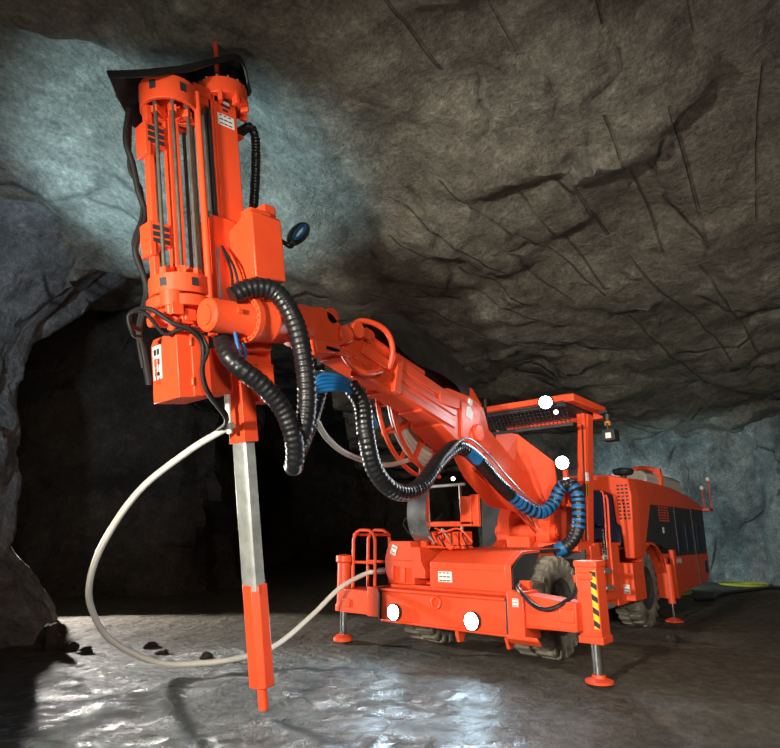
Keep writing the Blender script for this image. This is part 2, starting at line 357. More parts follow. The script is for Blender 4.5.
def floor_material():
    m, nt, b = nodes('wet_mud'); L = nt.links
    tc = N(nt, 'ShaderNodeTexCoord'); ob = tc.outputs['Object']
    n1 = N(nt, 'ShaderNodeTexNoise', Scale=.55, Detail=7.0, Roughness=.6); L.new(ob, n1.inputs['Vector'])
    n2 = N(nt, 'ShaderNodeTexNoise', Scale=7, Detail=11.0, Roughness=.75); L.new(ob, n2.inputs['Vector'])
    # the wet area in front of the machine, with a broken edge
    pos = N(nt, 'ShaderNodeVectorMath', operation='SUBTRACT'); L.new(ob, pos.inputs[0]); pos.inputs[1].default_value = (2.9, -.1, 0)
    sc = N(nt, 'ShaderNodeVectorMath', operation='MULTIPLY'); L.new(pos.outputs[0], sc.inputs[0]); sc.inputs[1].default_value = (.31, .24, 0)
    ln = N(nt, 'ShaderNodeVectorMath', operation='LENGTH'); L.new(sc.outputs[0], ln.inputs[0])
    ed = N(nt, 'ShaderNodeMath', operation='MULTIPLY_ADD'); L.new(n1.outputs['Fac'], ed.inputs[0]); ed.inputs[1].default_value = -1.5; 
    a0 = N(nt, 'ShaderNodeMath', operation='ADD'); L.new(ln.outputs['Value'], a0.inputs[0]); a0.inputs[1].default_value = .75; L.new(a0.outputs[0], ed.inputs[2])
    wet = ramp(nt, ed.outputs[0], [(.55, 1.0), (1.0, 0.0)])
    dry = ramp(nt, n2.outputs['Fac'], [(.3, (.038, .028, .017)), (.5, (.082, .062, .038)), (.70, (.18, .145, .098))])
    wet_blue_lit = ramp(nt, n2.outputs['Fac'], [(.32, (.026, .030, .028)), (.47, (.068, .082, .080)), (.66, (.18, .215, .215))])  # wet clay tone, with the bluish light on it put into the colour
    mx = N(nt, 'ShaderNodeMix', data_type='RGBA'); L.new(wet.outputs[0], mx.inputs[0]); L.new(dry.outputs[0], mx.inputs[6]); L.new(wet_blue_lit.outputs[0], mx.inputs[7])
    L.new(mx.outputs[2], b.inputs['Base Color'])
    rn = ramp(nt, n1.outputs['Fac'], [(.36, .12), (.50, .24), (.64, .55)])
    rm = N(nt, 'ShaderNodeMix', data_type='FLOAT'); L.new(wet.outputs[0], rm.inputs[0]); rm.inputs[2].default_value = .75; L.new(rn.outputs[0], rm.inputs[3])
    L.new(rm.outputs[0], b.inputs['Roughness'])
    v = N(nt, 'ShaderNodeTexVoronoi', feature='SMOOTH_F1', Scale=9); L.new(ob, v.inputs['Vector'])
    h = N(nt, 'ShaderNodeMath', operation='MULTIPLY_ADD'); L.new(v.outputs['Distance'], h.inputs[0]); h.inputs[1].default_value = .35
    n3 = N(nt, 'ShaderNodeTexNoise', Scale=3.0, Detail=8.0, Roughness=.65); L.new(ob, n3.inputs['Vector'])
    h3 = N(nt, 'ShaderNodeMath', operation='MULTIPLY_ADD'); L.new(n3.outputs['Fac'], h3.inputs[0]); h3.inputs[1].default_value = 1.6; L.new(n2.outputs['Fac'], h3.inputs[2]); L.new(h3.outputs[0], h.inputs[2])
    bp = N(nt, 'ShaderNodeBump', Strength=1.0, Distance=.14); L.new(h.outputs[0], bp.inputs['Height']); L.new(bp.outputs[0], b.inputs['Normal'])
    b.inputs['Specular IOR Level'].default_value = .5
    return m
bm = M(); vs = []; st = .115; r0, r1, f0, f1 = -11.0, 14.0, -.6, 32.0
nr_, nf = int((r1-r0)/st), int((f1-f0)/st)
for i in range(nf+1):
    for j in range(nr_+1):
        p = cave(r0+st*j, f0+st*i); q = Vector((p.x, p.y, 0))
        z = .035*fbm(q*.5, 3) + .025*fbm(q*1.7, 4) + .020*fbm(q*5.0, 2)
        tr = .018*math.sin(q.x*18)*math.exp(-((q.y-1.0)/.3)**2) if q.x < 3 else 0      # tyre tracks
        z += tr
        vs.append((p.x, p.y, z-.02))
fs = [(i*(nr_+1)+j, i*(nr_+1)+j+1, (i+1)*(nr_+1)+j+1, (i+1)*(nr_+1)+j) for i in range(nf) for j in range(nr_)]
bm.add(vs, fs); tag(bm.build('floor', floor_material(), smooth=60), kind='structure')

# ------------------------------------------------------------------ loose stones, cables
def stone(r, f, sx, sy, sz, seed, label):
    b = bmesh.new(); bmesh.ops.create_icosphere(b, subdivisions=3, radius=1)
    for v in b.verts:
        q = v.co + Vector((seed*3.1, seed, seed*1.7)); k = 1 + facet(q, 1.1, .35) + .12*fbm(q*2, 3)
        v.co = Vector((v.co.x*sx*k, v.co.y*sy*k, max(-.25, v.co.z)*sz*k))
    me = bpy.data.meshes.new('stone'); b.to_mesh(me); b.free(); me.materials.append(ROCK_DARK_SHADED)
    o = bpy.data.objects.new('stone', me); C.objects.link(o); o.location = cave(r, f, sz*.1)
    for p in me.polygons: p.use_smooth = True
    me.set_sharp_from_angle(angle=R(25))
    return tag(o, label, 'stone', 'loose stones on the mine floor')
stone(-4.33, 7.9, .12, .13, .24, 1, 'tall pointed dark stone leaning against foot of left rock pillar')
stone(-4.02, 7.85, .10, .08, .09, 2, 'middle dark stone beside the tall one at foot of left pillar')
stone(-3.72, 7.65, .10, .07, .05, 3, 'low flat stone farthest from left pillar, inside the white hose loop')
stone(-3.05, 8.0, .09, .07, .05, 4, 'small stone just behind the lowest bend of white hose, nearest the pillar')
stone(-2.75, 7.6, .08, .06, .04, 5, 'smallest flat stone lying against the white hose on floor')
stone(-2.15, 7.35, .09, .07, .04, 6, 'small dark stone on floor between white hose and grey feed leg')
stone(3.88, 8.5, .12, .09, .05, 8, 'small flat stone on mud in front of the rear wheel')
bm = M()
for k in range(4):
    rr = .62-.13*k
    bm.tube([(-13.3+rr*math.cos(a)*1.0, .72+rr*.95*math.sin(a), .03) for a in [i*2*PI/14 for i in range(14)]], .028, 8, closed=True)
tag(bm.build('hose_coil', DIRTY, origin=(-13.3, .72, 0)), 'yellow hose lying coiled on floor by the back wall', 'hose')
bm = M(); bm.tube([(-8.0, .75, .04), (-8.6, .95, .04), (-9.6, .85, .04), (-11, 1.15, .04), (-12.2, 1.5, .04), (-12.5, 2.2, .04)], .04, 8)
tag(bm.build('power_cable', BLACK, origin=(-8, .75, 0)), 'black cable trailing over wet floor from the machine towards back wall', 'cable')
bm = M(); bm.tube([(-8.4, -.15, .04), (-9.3, .25, .04), (-10.2, .12, .04), (-11.2, -.2, .04)], .03, 8)
tag(bm.build('water_hose', DIRTY, origin=(-8.4, -.15, 0)), 'short yellow hose on floor just behind rear of the machine', 'hose')

# ------------------------------------------------------------------ the drill rig (x forward, y to its left, z up)
rig = bpy.data.objects.new('drill_rig', None); C.objects.link(rig)
tag(rig, 'orange underground drill rig with raised feed mast and long boom on wet mine floor', 'drill rig')
B = .010
def part(m, name, mats, bevel=0.0, parent=rig, smooth=40, label=None):
    return tag(m.build(name, mats, parent, bevel, smooth), label)
def parts(m, name, mats, bevel=0.0, parent=None, smooth=40, label=None):
    return [part(q, name, mats, bevel, parent or rig, smooth, label) for q in pieces(m)]
def bolt_ring(m, o, ax, r, n, br=.014, h=.02, mi=0):
    o = Vector(o); d = Vector(ax).normalized(); a = d.orthogonal().normalized(); b = d.cross(a)
    for i in range(n):
        c = o + (a*math.cos(2*PI*i/n)+b*math.sin(2*PI*i/n))*r; m.cyl(c, c+d*h, br, 6, mi=mi)
def decal(parent, x, y, z, ax, w, h, name='decal', rows=3, red=False, T=None, label=None):
    """white sticker with small dark marks; ax = outward axis ('x' or 'y')"""
    m = M(T); t = .004
    def rect(u0, u1, v0, v1, d0, d1, mi):
        if ax == 'x': m.box(x+d0, x+d1, y+u0, y+u1, z+v0, z+v1, mi)
        else: m.box(x-u1, x-u0, y+d0, y+d1, z+v0, z+v1, mi)
    rect(-w/2, w/2, -h/2, h/2, -.002, t, 0)
    for i in range(rows):
        v = h*(.36-.72*i/max(1, rows-1)) if rows > 1 else 0
        ln = .8 if i else .55
        k = 3
        for j in range(k):
            u0 = -w*.4 + j*w*.8/k; u1 = u0 + w*.8/k*ln
            rect(u0, u1, v-h*.05, v+h*.05, t-.001, t+.002, 2 if (red and i == rows-1) else 1)
    return tag(m.build(name, [DECAL, INK, RED], parent), label or 'white sticker with small dark print')

# chassis
m = M()
m.box(-3.0, -.2, -.5, .5, .42, .80); m.box(-3.3, -2.7, -.25, .25, .45, 1.0)
m.box(-7.7, -3.2, -.62, .62, .42, .95)
m.cyl((-.8, -.66, .56), (-.8, .66, .56), .14, 16); m.cyl((-4.0, -.72, .56), (-4.0, .72, .56), .14, 16)
m.box(-2.6, -1.2, .45, .9, .62, .78)
chassis = part(m, 'chassis', [ORANGE], B)

# front beam
m = M()
m.box(-.25, .24, -.84, .93, .36, .70); m.box(-.25, .27, -.84, .93, .70, .735); m.box(-.25, .26, -.84, .93, .345, .375)
for y in (.02,): m.lathe([(.075, 0), (.075, .03), (.05, .03), (.05, .0)], (.24, y, .62), (1, 0, 0), 18)
beam = part(m, 'front_beam', [ORANGE], B)
m = M(); m.box(.05, .262, .935, .975, .36, .74); m.box(.05, .262, -.875, -.845, .36, .74)  # dark plates stand in for the slits at the beam ends
parts(m, 'gap_plate', [DARK], .004, beam, label='dark plate in the slit at the end of the beam')
m = M(); 
for y in (.30, .93): m.prism([(.05, .34), (.24, .34), (.2, .22), (.12, .22)], 'xz', y-.04, y+.0)
parts(m, 'tow_lug', [ORANGE], .006, beam)
decal(beam, .12, .0, .0, 'x', .01, .01) if False else None
for y in (-.60, .52):
    m = M(); m.lathe([(.0, -.10), (.07, -.10), (.10, -.03), (.10, .02), (.09, .02)], (.28, y, .47), (1, 0, 0), 24, mi=0)
    m.lathe([(.09, .012), (.06, .022), (.0, .026)], (.28, y, .47), (1, 0, 0), 24, mi=1)
    part(m, 'headlamp', [CAP, LENS], 0, beam, label='lit white headlamp')
m = M(); m.box(.262, .266, -.20, .10, .712, .728)
# outrigger arms with jacks
m = M(); m.box(-.05, .30, .975, 1.17, .33, .81); m.prism([(.30, .33), (.38, .40), (.38, .36), (.30, .30)], 'xz', 1.0, 1.35)
m.prism([(1.17, .785), (1.72, .735), (1.72, .47), (1.17, .455)], 'yz', -.02, .27)
m.box(-.02, .29, 1.17, 1.72, .47, .49); m.box(.26, .285, 1.55, 1.70, .55, .68)
arm = part(m, 'outrigger_arm', [ORANGE], B, smooth=6)
decal(arm, .301, 1.08, .70, 'x', .07, .08)
m = M(); m.box(-.10, .13, 1.68, 1.90, .36, 1.11); m.box(-.115, .145, 1.665, 1.915, .36, .43); m.box(-.11, .14, 1.67, 1.91, 1.07, 1.13); m.box(.13, .15, 1.72, 1.86, .95, 1.02)
jack = part(m, 'jack_sleeve', [ORANGE], B, arm)
m = M(); m.cyl((.02, 1.79, .07), (.02, 1.79, .40), .052, 20); part(m, 'jack_piston', [CHROME], 0, arm)
m = M(); m.lathe([(0, 0), (.135, 0), (.135, .025), (.07, .045), (.06, .075), (0, .075)], (.02, 1.79, .0), (0, 0, 1), 24); part(m, 'foot_pad', [ORANGE], .004, arm)
m = M()                                                    # yellow and black slanted stripes on the sleeve
x = .1335; n = 9; y0, y1, z0, z1 = 1.835, 1.893, .50, 1.04; h = (z1-z0)/n
m.box(x-.003, x, y0, y1, z0, z1, 0)
for i in range(0, n, 2): m.prism([(y0, z0+h*i+h*.5), (y1, z0+h*i-h*.1 if i else z0), (y1, z0+h*i+h*.8), (y0, min(z1, z0+h*i+h*1.4))], 'yz', x-.001, x+.002, 1)
part(m, 'hazard_stripe', [YEL, BLACK], 0, arm, label='yellow and black diagonal hazard stripe')
m = M(); m.tube([(.04, 1.0, .86), (.30, 1.12, .84), (.36, 1.28, .72), (.37, 1.42, .67), (.33, 1.55, .70), (.16, 1.66, .80), (.1, 1.68, .9)], .022, 8); part(m, 'jack_hose', [HOSE], 0, arm)
m = M(); m.box(-.2, .20, -1.62, -.875, .39, .68); m.box(.20, .215, -1.55, -1.42, .46, .56); m.box(-.2, .22, -1.10, -.875, .38, .73)
arm2 = part(m, 'outrigger_arm', [ORANGE], B)
m = M(); m.lathe([(.0, .38), (.115, .38), (.115, .46), (.095, .48), (.095, 1.0), (.12, 1.02), (.12, 1.10), (0, 1.12)], (.02, -1.72, 0), (0, 0, 1), 24); m.box(-.08, .12, -1.66, -1.58, .40, .68)
part(m, 'jack_sleeve', [ORANGE], .005, arm2)
m = M(); m.cyl((.02, -1.72, .07), (.02, -1.72, .40), .045, 20); part(m, 'jack_piston', [CHROME], 0, arm2)
m = M(); m.lathe([(0, 0), (.13, 0), (.13, .04), (.08, .08), (0, .09)], (.02, -1.72, .0), (0, 0, 1), 24); part(m, 'foot_pad', [ORANGE], .004, arm2)
# hoop rail over the far arm
m = M()
for x in (.05, -.25):
    m.tube([(x, -1.52, .66), (x, -1.52, 1.32), (x, -1.47, 1.41), (x, -1.40, 1.44), (x, -1.24, 1.44), (x, -1.17, 1.41), (x, -1.12, 1.32), (x, -1.12, .66)], .022, 8, raw=True)
    m.cyl((x, -1.52, 1.02), (x, -1.12, 1.02), .02, 8)
m.cyl((.05, -1.52, 1.38), (-.25, -1.52, 1.38), .02, 8); m.cyl((.05, -1.12, 1.38), (-.25, -1.12, 1.38), .02, 8)
part(m, 'hoop_rail', [ORANGE], 0, rig)

# cabinets on the front deck
m = M(); m.box(-2.2, .05, -.84, .93, .735, .775)
part(m, 'front_deck', [ORANGE], .006)
m = M()
m.prism([(-.93, 1.10), (-.88, 1.24), (-.84, 1.30), (-.52, 1.30), (-.50, 1.23), (-.36, 1.23), (-.34, 1.05), (-.28, .95), (-.28, .86), (-.45, .86), (-.45, .78), (-.86, .78), (-.93, .95)], 'yz', -.45, .06)
m.box(.06, .075, -.90, -.50, 1.06, 1.07); m.box(.06, .085, -.80, -.77, .82, 1.0); m.box(.06, .085, -.62, -.585, .80, .98)
m.cyl((-.1, -.93, .93), (-.1, -1.0, .93), .08, 16)
pump = part(m, 'pump_cabinet', [ORANGE], B, smooth=8)
m = M(); T = Matrix.Translation((.062, -.78, 1.19)) @ Matrix.Rotation(R(-22), 4, 'X'); m.box(-.002, .004, -.045, .045, -.06, .06, 0, T); m.box(.004, .006, -.03, .03, -.04, -.03, 1, T); m.box(.004, .006, -.03, .03, .02, .03, 1, T)
part(m, 'decal', [DECAL, INK], 0, pump, label='tilted white sticker')
m = M(); m.tube([(-.3, -.7, 1.3), (-.35, -.95, 1.52), (-.3, -.75, 1.62), (-.5, -.55, 1.5)], .012, 6); m.tube([(-.3, -.5, 1.3), (-.4, -.5, 1.5), (-.5, -.4, 1.65)], .014, 6)
part(m, 'thin_hose', [HOSE], 0, pump)
m = M(); m.cyl((-.12, -.98, .93), (-.02, -1.12, .91), .04, 14); m.cyl((-.04, -1.09, .912), (.02, -1.18, .90), .03, 14); part(m, 'hose_coupling', [STEEL], 0, pump)
m = M()
m.prism([(.10, .775), (.10, 1.06), (-.12, 1.17), (-.20, 1.20), (-1.25, 1.22), (-1.25, .775)], 'xz', -.175, .86)
m.prism([(.10, .775), (.10, 1.06), (-.12, 1.17), (-.20, 1.20), (-1.25, 1.22), (-1.25, 1.19), (-.20, 1.165), (-.10, 1.13), (.075, 1.04), (.075, .775)], 'xz', .86, .93)
m.box(.10, .108, -.13, .82, .99, 1.0)
hood = part(m, 'front_hood', [ORANGE], B)
decal(hood, .101, .05, .90, 'x', .20, .12, label='white sticker with three dark pictograms')
m = M(); m.prism([(.07, .78), (.07, 1.03), (-.12, 1.12), (-.5, 1.15), (-.9, .8)], 'xz', .862, .885); part(m, 'hood_recess', [DARK], 0, hood)
m = M()                                                     # bent dark mud guard in front of the wheel
m.prism([(.06, .79), (.06, 1.02), (-.12, 1.13), (-.22, 1.17), (-.62, 1.18), (-.34, .95), (-.26, .79)], 'xz', .925, .94); m.prism([(-.62, 1.18), (-1.46, 1.18), (-1.46, 1.21), (-.62, 1.21)], 'xz', .58, .94); m.box(-1.5, -1.46, .56, 1.14, .62, 1.2)
parts(m, 'mud_guard', [DARK], 0)
m = M(); m.box(-.02, .05, 1.0, 1.12, .80, .90); part(m, 'hose_bracket', [ORANGE], .005)

# wheels
def wheel(x, y0, y1):
    s = 1 if y1 > 0 else -1; ya, yb = (y0, y1); yc = (ya+yb)/2; w = abs(yb-ya)/2; r = .56
    t = M()
    t.lathe([(.32, -w+.02), (.42, -w), (.50, -w+.02), (.54, -w+.06), (.55, -w*.4), (.555, 0), (.55, w*.4), (.54, w-.06), (.50, w-.02), (.42, w), (.32, w-.02)], (x, yc, r), (0, s, 0), 48)
    for i in range(22):                                     # chunky lugs, wrapped over the shoulder
        for side in (-1, 1):
            T = Matrix.Translation((x, yc, r)) @ Matrix.Rotation(2*PI*(i+.25*side)/22, 4, 'Y')
            a, b2 = (0.01, w-.035) if side > 0 else (-w+.035, -.01)
            t.box(-.038, .038, a, b2, .52, .578, 0, T)
            e0, e1 = (w-.04, w-.008) if side > 0 else (-w+.008, -w+.04)
            t.box(-.034, .034, e0, e1, .46, .56, 0, T)
    h = M()
    h.lathe([(.33, w-.06), (.31, w-.02), (.27, w-.05), (.25, w-.10), (.16, w-.10), (.14, w-.02), (.10, w), (.0, w)], (x, yc, r), (0, s, 0), 32)
    bolt_ring(h, (x, yc+s*(w-.10), r), (0, s, 0), .205, 10, .016, .025)
    h.lathe([(.33, -w+.05), (.3, -w+.1), (.1, -w+.1), (0, -w+.1)], (x, yc, r), (0, s, 0), 32)
    hub = part(h, 'wheel', [RIM], 0, rig)
    part(t, 'tyre', [TYRE], .008, hub, 50, label='mud-caked treaded rubber tyre')
for x in (-.85, -4.0):
    for s in (1, -1): wheel(x, s*(.56 if x > -2 else .68), s*1.08)

# operator platform and canopy
m = M()
m.box(-2.75, -1.72, .95, 1.12, .52, 1.24); m.box(-2.75, -1.2, -.1, 1.1, .80, .90); m.box(-2.9, -1.9, .6, 1.10, 1.22, 1.27)
m.box(-1.9, -1.78, 1.12, 1.16, .9, 1.02); m.box(-2.9, -1.72, .98, 1.08, .42, .52)
m.prism([(-1.72, 1.1), (-1.35, 1.18), (-1.35, 1.28), (-1.72, 1.3)], 'xz', .55, 1.1)
cab = part(m, 'operator_platform', [ORANGE], B)
decal(cab, -2.2, 1.121, 1.12, 'y', .17, .13)
for (x, z) in ((-1.62, .93), (-1.64, .73), (-1.60, .51)):
    m = M(); m.box(x-.20, x+.06, 1.08, 1.34, z-.02, z+.02)
    for k in range(4): m.box(x-.2, x+.06, 1.12+.06*k, 1.135+.06*k, z+.018, z+.032)
    part(m, 'step', [PLATE], .004, cab, label='grey ribbed steel step')
m = M(); m.tube([(-2.16, 1.2, 1.90), (-2.16, 1.24, 1.86), (-2.10, 1.24, 1.3), (-2.05, 1.24, .72), (-2.05, 1.16, .68)], .015, 8); m.tube([(-2.30, 1.10, 1.98), (-2.30, 1.14, 1.9), (-2.24, 1.14, 1.2)], .013, 8); part(m, 'grab_rail', [ORANGE], 0, cab)
m = M(); m.cyl((-1.98, 1.20, 1.12), (-2.0, 1.20, 1.45), .025, 10); 
for k in range(9): m.lathe([(.02, 0), (.036, .008), (.02, .016)], (-1.98, 1.20, 1.15+.032*k), (0, 0, 1), 10)
part(m, 'gas_spring', [HOSE], 0, cab)
m = M(); m.box(-3.35, -2.75, .3, .80, 1.30, 1.42); m.prism([(-3.45, 1.35), (-3.25, 1.35), (-3.35, 2.05), (-3.42, 2.12), (-3.52, 2.1)], 'xz', .3, .8); m.box(-3.3, -2.8, .78, .86, 1.5, 1.56)
part(m, 'operator_seat', [NAVY], .03, cab)
m = M(); m.box(-3.12, -3.06, -.9, 1.12, 1.25, 2.06); part(m, 'rear_bulkhead', [NAVY], .004, cab)
m = M(); m.box(-2.48, -2.30, 1.0, 1.15, .8, 3.16) if False else None
m.prism([(-1.66, .66), (-1.86, .66), (-2.42, 3.14), (-2.22, 3.14)], 'xz', .90, 1.06)
m.prism([(-2.22, 3.13), (-2.12, 3.13), (-2.10, 2.9), (-2.17, 2.85)], 'xz', .92, 1.04)
pil = part(m, 'canopy_pillar', [ORANGE], B)
m = M(); m.cyl((-1.95, 1.065, 2.9), (-1.72, 1.065, 1.3), .012, 6); m.box(-1.98, -1.90, 1.06, 1.08, 2.10, 2.22, 1); m.prism([(-1.93, 1.90), (-1.80, 1.90), (-1.84, 2.06), (-1.97, 2.06)], 'xz', 1.061, 1.065, 2)
for k in range(2): m.prism([(-1.92+.06*k, 1.90), (-1.89+.06*k, 1.90), (-1.92+.06*k, 2.06), (-1.95+.06*k, 2.06)], 'xz', 1.063, 1.068, 3)
part(m, 'cable_run', [HOSE, DECAL, YEL, BLACK], 0, pil)
m = M(); m.box(-2.50, -1.36, -.42, 1.20, 3.17, 3.24)
m.box(-1.44, -1.33, -.42, 1.16, 3.15, 3.235); m.box(-2.52, -1.34, 1.08, 1.22, 3.13, 3.235); m.box(-2.55, -2.42, -.42, 1.2, 3.05, 3.2)
roof = part(m, 'canopy_roof', [ORANGE], .015)
m = M(); 
for k in range(24): m.cyl((-1.41, -.38+.062*k, 3.13), (-1.60, -.38+.062*k, 2.88), .006, 5)
for k in range(7): m.cyl((-1.41-.19*k/6, -.4, 3.13-.25*k/6), (-1.41-.19*k/6, 1.06, 3.13-.25*k/6), .006, 5)
part(m, 'guard_mesh', [BLACK], 0, roof, label='black wire mesh screen')
m = M(); m.box(-1.62, -1.58, -.42, 1.08, 2.84, 2.885); m.box(-2.48, -1.42, -.40, 1.06, 3.10, 3.155); part(m, 'roof_lining', [DARK], .004, roof)
def lamp(parent, p, d, r=.075, mats=(CAP, LENS), name='work_lamp'):
    m = M(); p = Vector(p); d = Vector(d).normalized()
    m.lathe([(0, -.09), (r*.7, -.09), (r, -.02), (r, .02), (r*.86, .02)], p, d, 22)
    m.lathe([(r*.86, .012), (r*.5, .022), (0, .026)], p, d, 22, mi=1)
    return part(m, name, list(mats), 0, parent, label='lit white work lamp')
lamp(roof, (-1.24, .86, 3.14), (.75, .35, -.3), .10)
lamp(roof, (-1.40, .93, 3.02), (.75, .35, -.3), .035, (CAP, LENS2))
lamp(roof, (-1.45, -.33, 3.02), (.75, .35, -.3), .035, (CAP, LENS2))
m = M(); m.box(-1.72, -1.66, .84, .90, 1.75, 2.26); m.box(-1.95, -1.68, .82, .95, 1.75, 1.80); lp = part(m, 'lamp_post', [ORANGE], .005, rig)
lamp(lp, (-1.58, .88, 2.34), (.75, .4, -.15), .10)
m = M()                                                     # bent guard plate before the operator
o = [(-.28, 2.30), (-.25, 2.95), (.24, 2.80), (.75, 2.36), (.75, 1.75), (.48, 1.62)]
xs = [-1.78, -1.78, -1.56, -1.62, -1.62, -1.62]
vs = [(x, y, z) for x, (y, z) in zip(xs, o)] + [(x-.03, y, z) for x, (y, z) in zip(xs, o)] + [(-1.56, .10, 2.12), (-1.59, .10, 2.12)]
m.add(vs, [(0, 12, 2, 1), (12, 5, 4, 3, 2), (7, 8, 13, 6), (8, 9, 10, 11, 13), (0, 1, 7, 6), (1, 2, 8, 7), (2, 3, 9, 8), (3, 4, 10, 9), (4, 5, 11, 10), (5, 12, 13, 11), (12, 0, 6, 13)])
part(m, 'guard_plate', [ORANGE], 0, rig, 12)
m = M(); m.box(-2.62, -2.48, -1.0, .85, .85, 2.2); part(m, 'console_panel', [BLACK], .01, rig)
m = M(); m.box(-2.62, -2.50, 1.16, 1.30, 3.10, 3.16); m.cyl((-2.36, 1.28, 3.10), (-2.36, 1.28, 2.98), .055, 14); m.box(-2.42, -2.2, 1.2, 1.34, 3.08, 3.12); m.cyl((-2.36, 1.28, 3.0), (-2.36, 1.28, 2.92), .045, 14, mi=1)
m.cyl((-2.30, 1.30, 2.95), (-2.30, 1.30, 2.80), .012, 6); m.box(-2.40, -2.20, 1.24, 1.42, 2.68, 2.84); m.box(-2.20, -2.195, 1.29, 1.37, 2.71, 2.79, 2)
part(m, 'rear_lamp', [CAP, AMBER, DECAL], .006, roof, label='black lamp box under an amber beacon')

# engine end
m = M()
# front face column with the cut-out for the door opening (y/z outline)
m.prism([(.30, 2.30), (.98, 2.27), (1.26, 2.20), (1.29, 1.95), (1.24, 1.04), (1.10, 1.04), (1.09, 1.50), (1.02, 1.54), (1.00, 1.96), (.84, 2.04), (.30, 2.06)], 'yz', -3.35, -3.02)
m.prism([(-3.35, 2.24), (-4.1, 2.26), (-5.79, 2.22), (-7.0, 2.10), (-7.9, 1.95), (-8.0, 1.86), (-4.1, 1.86), (-3.35, 1.86)], 'xz', -1.1, 1.15)
m.prism([(-3.30, 2.20), (-4.2, 1.86), (-3.62, 1.05), (-3.30, 1.05)], 'xz', 1.0, 1.20)
eng = part(m, 'engine_hood', [ORANGE], .02)
m = M()
for i in range(3):
    for j in range(10): m.box(-3.03, -3.016, 1.085+.062*i, 1.122+.062*i, 1.60+.054*j, 1.628+.054*j)
parts(m, 'vent_slot', [BLACK], 0, eng, label='dark vent slots in rows')
m = M()
m.prism([(-4.16, 1.86), (-7.95, 1.86), (-7.85, 1.0), (-5.2, 1.0), (-5.05, 1.16), (-4.25, 1.24), (-3.66, 1.05)], 'xz', -1.12, 1.13)
pan = part(m, 'side_panel', [DARK], .01, eng, label='dark grey engine side panel')
m = M()
for x in (-5.77, -6.95): m.box(x-.02, x+.02, 1.125, 1.145, 1.0, 1.86)
for k in range(6): m.box(-7.9, -5.85, 1.128, 1.136, 1.60+.04*k, 1.612+.04*k)
parts(m, 'panel_seam', [RIM], 0, pan)
m = M()
for i in range(4):
    for j in range(6): m.box(-5.40+.16*i, -5.30+.16*i, 1.128, 1.136, 1.60+.045*j, 1.625+.045*j)
parts(m, 'vent_grille', [ORANGE], 0, pan, label='small orange vent openings')
m = M()
for x in (-5.95, -6.5, -7.3): m.box(x-.18, x+.12, 1.127, 1.137, 1.08, 1.56)
parts(m, 'louvre_opening', [NAVY], 0, pan)
m = M(); m.box(-5.02, -4.94, 1.13, 1.137, 1.40, 1.50); part(m, 'decal', [DECAL], 0, pan)
m = M(); m.prism([(-5.15, 1.0), (-7.85, 1.0), (-7.80, .62), (-7.55, .46), (-5.15, .36)], 'xz', -1.12, 1.14)
m.box(-5.30, -5.15, .9, 1.20, .32, 1.12)
low = part(m, 'lower_panel', [ORANGE], .012, eng)
m = M(); m.box(-6.98, -6.94, 1.14, 1.15, .45, 1.0); m.box(-7.7, -7.45, 1.138, 1.145, .62, .86); parts(m, 'panel_gap', [DARK], 0, low)
m = M(); m.box(-5.62, -5.48, 1.141, 1.145, .88, .96); m.box(-5.82, -5.68, 1.141, 1.145, .88, .96); part(m, 'decal', [DECAL], 0, low)
m = M()                                                     # arched wheel fender
arc = [R(a) for a in range(18, 151, 8)]
m.sheet([[(-4.0+.66*math.cos(a)*-1, y, .56+.64*math.sin(a)) for a in arc] for y in (.62, .9, 1.19)], .025)
m.prism([(-4.0-.66*math.cos(a), .56+.64*math.sin(a)) for a in arc[:11]] + [(-4.0-.76*math.cos(a), .56+.70*math.sin(a)) for a in arc[:11][::-1]], 'xz', 1.12, 1.19)
part(m, 'wheel_fender', [ORANGE], .004, eng)
m = M(); m.box(-3.42, -2.92, .78, 1.23, .46, .98); m.box(-3.42, -2.6, .70, 1.10, .42, .56)
fb = part(m, 'fender_box', [ORANGE], B, rig)
decal(fb, -2.919, 1.12, .62, 'x', .09, .12)
m = M(); m.lathe([(0, 0), (.05, 0), (.05, .10), (.15, .12), (.175, .17), (.16, .21), (.08, .23), (0, .23)], (-4.05, .86, 2.24), (0, 0, 1), 24); part(m, 'air_intake_cap', [CAP], .004, eng, label='black mushroom air intake cap')
m = M(); m.prism([(.15, 2.2), (.85, 2.2), (.86, 2.46), (.75, 2.54), (.25, 2.54), (.14, 2.46)], 'yz', -7.6, -5.3)
m.lathe([(.0, 0), (.12, 0), (.12, .45), (0, .45)], (-6.2, .5, 2.48), (-1, 0, .15), 16); part(m, 'top_cover', [WHITE], .03, eng, label='off-white rounded cover on the hood')
m = M(); m.tube([(-6.1, .84, 2.2), (-6.12, .86, 2.54), (-6.1, .5, 2.66), (-6.1, .16, 2.54)], .045, 10); m.box(-6.15, -6.05, .78, .9, 2.2, 2.62); part(m, 'cover_clamp', [ORANGE], 0, eng)
m = M()
for (y, zt) in ((1.12, 2.38), (1.26, 2.56)):
    m.cyl((-8.2, y, 1.9), (-8.2, y, zt-.06), .014, 8, mi=0); m.lathe([(0, 0), (.035, .02), (.045, .05), (.03, .09), (0, .1)], (-8.2, y, zt-.07), (0, 0, 1), 12, mi=1)
m.box(-8.22, -7.9, 1.05, 1.28, 1.86, 1.92)
part(m, 'marker_rod', [RED, DECAL], 0, eng, label='thin red marker rods with white tips')
m = M(); m.box(-4.80, -4.66, 1.02, 1.2, .36, 1.0); m.cyl((-4.73, 1.2, .28), (-4.73, 1.2, .9), .06, 16); rj = part(m, 'rear_jack', [ORANGE], .006)
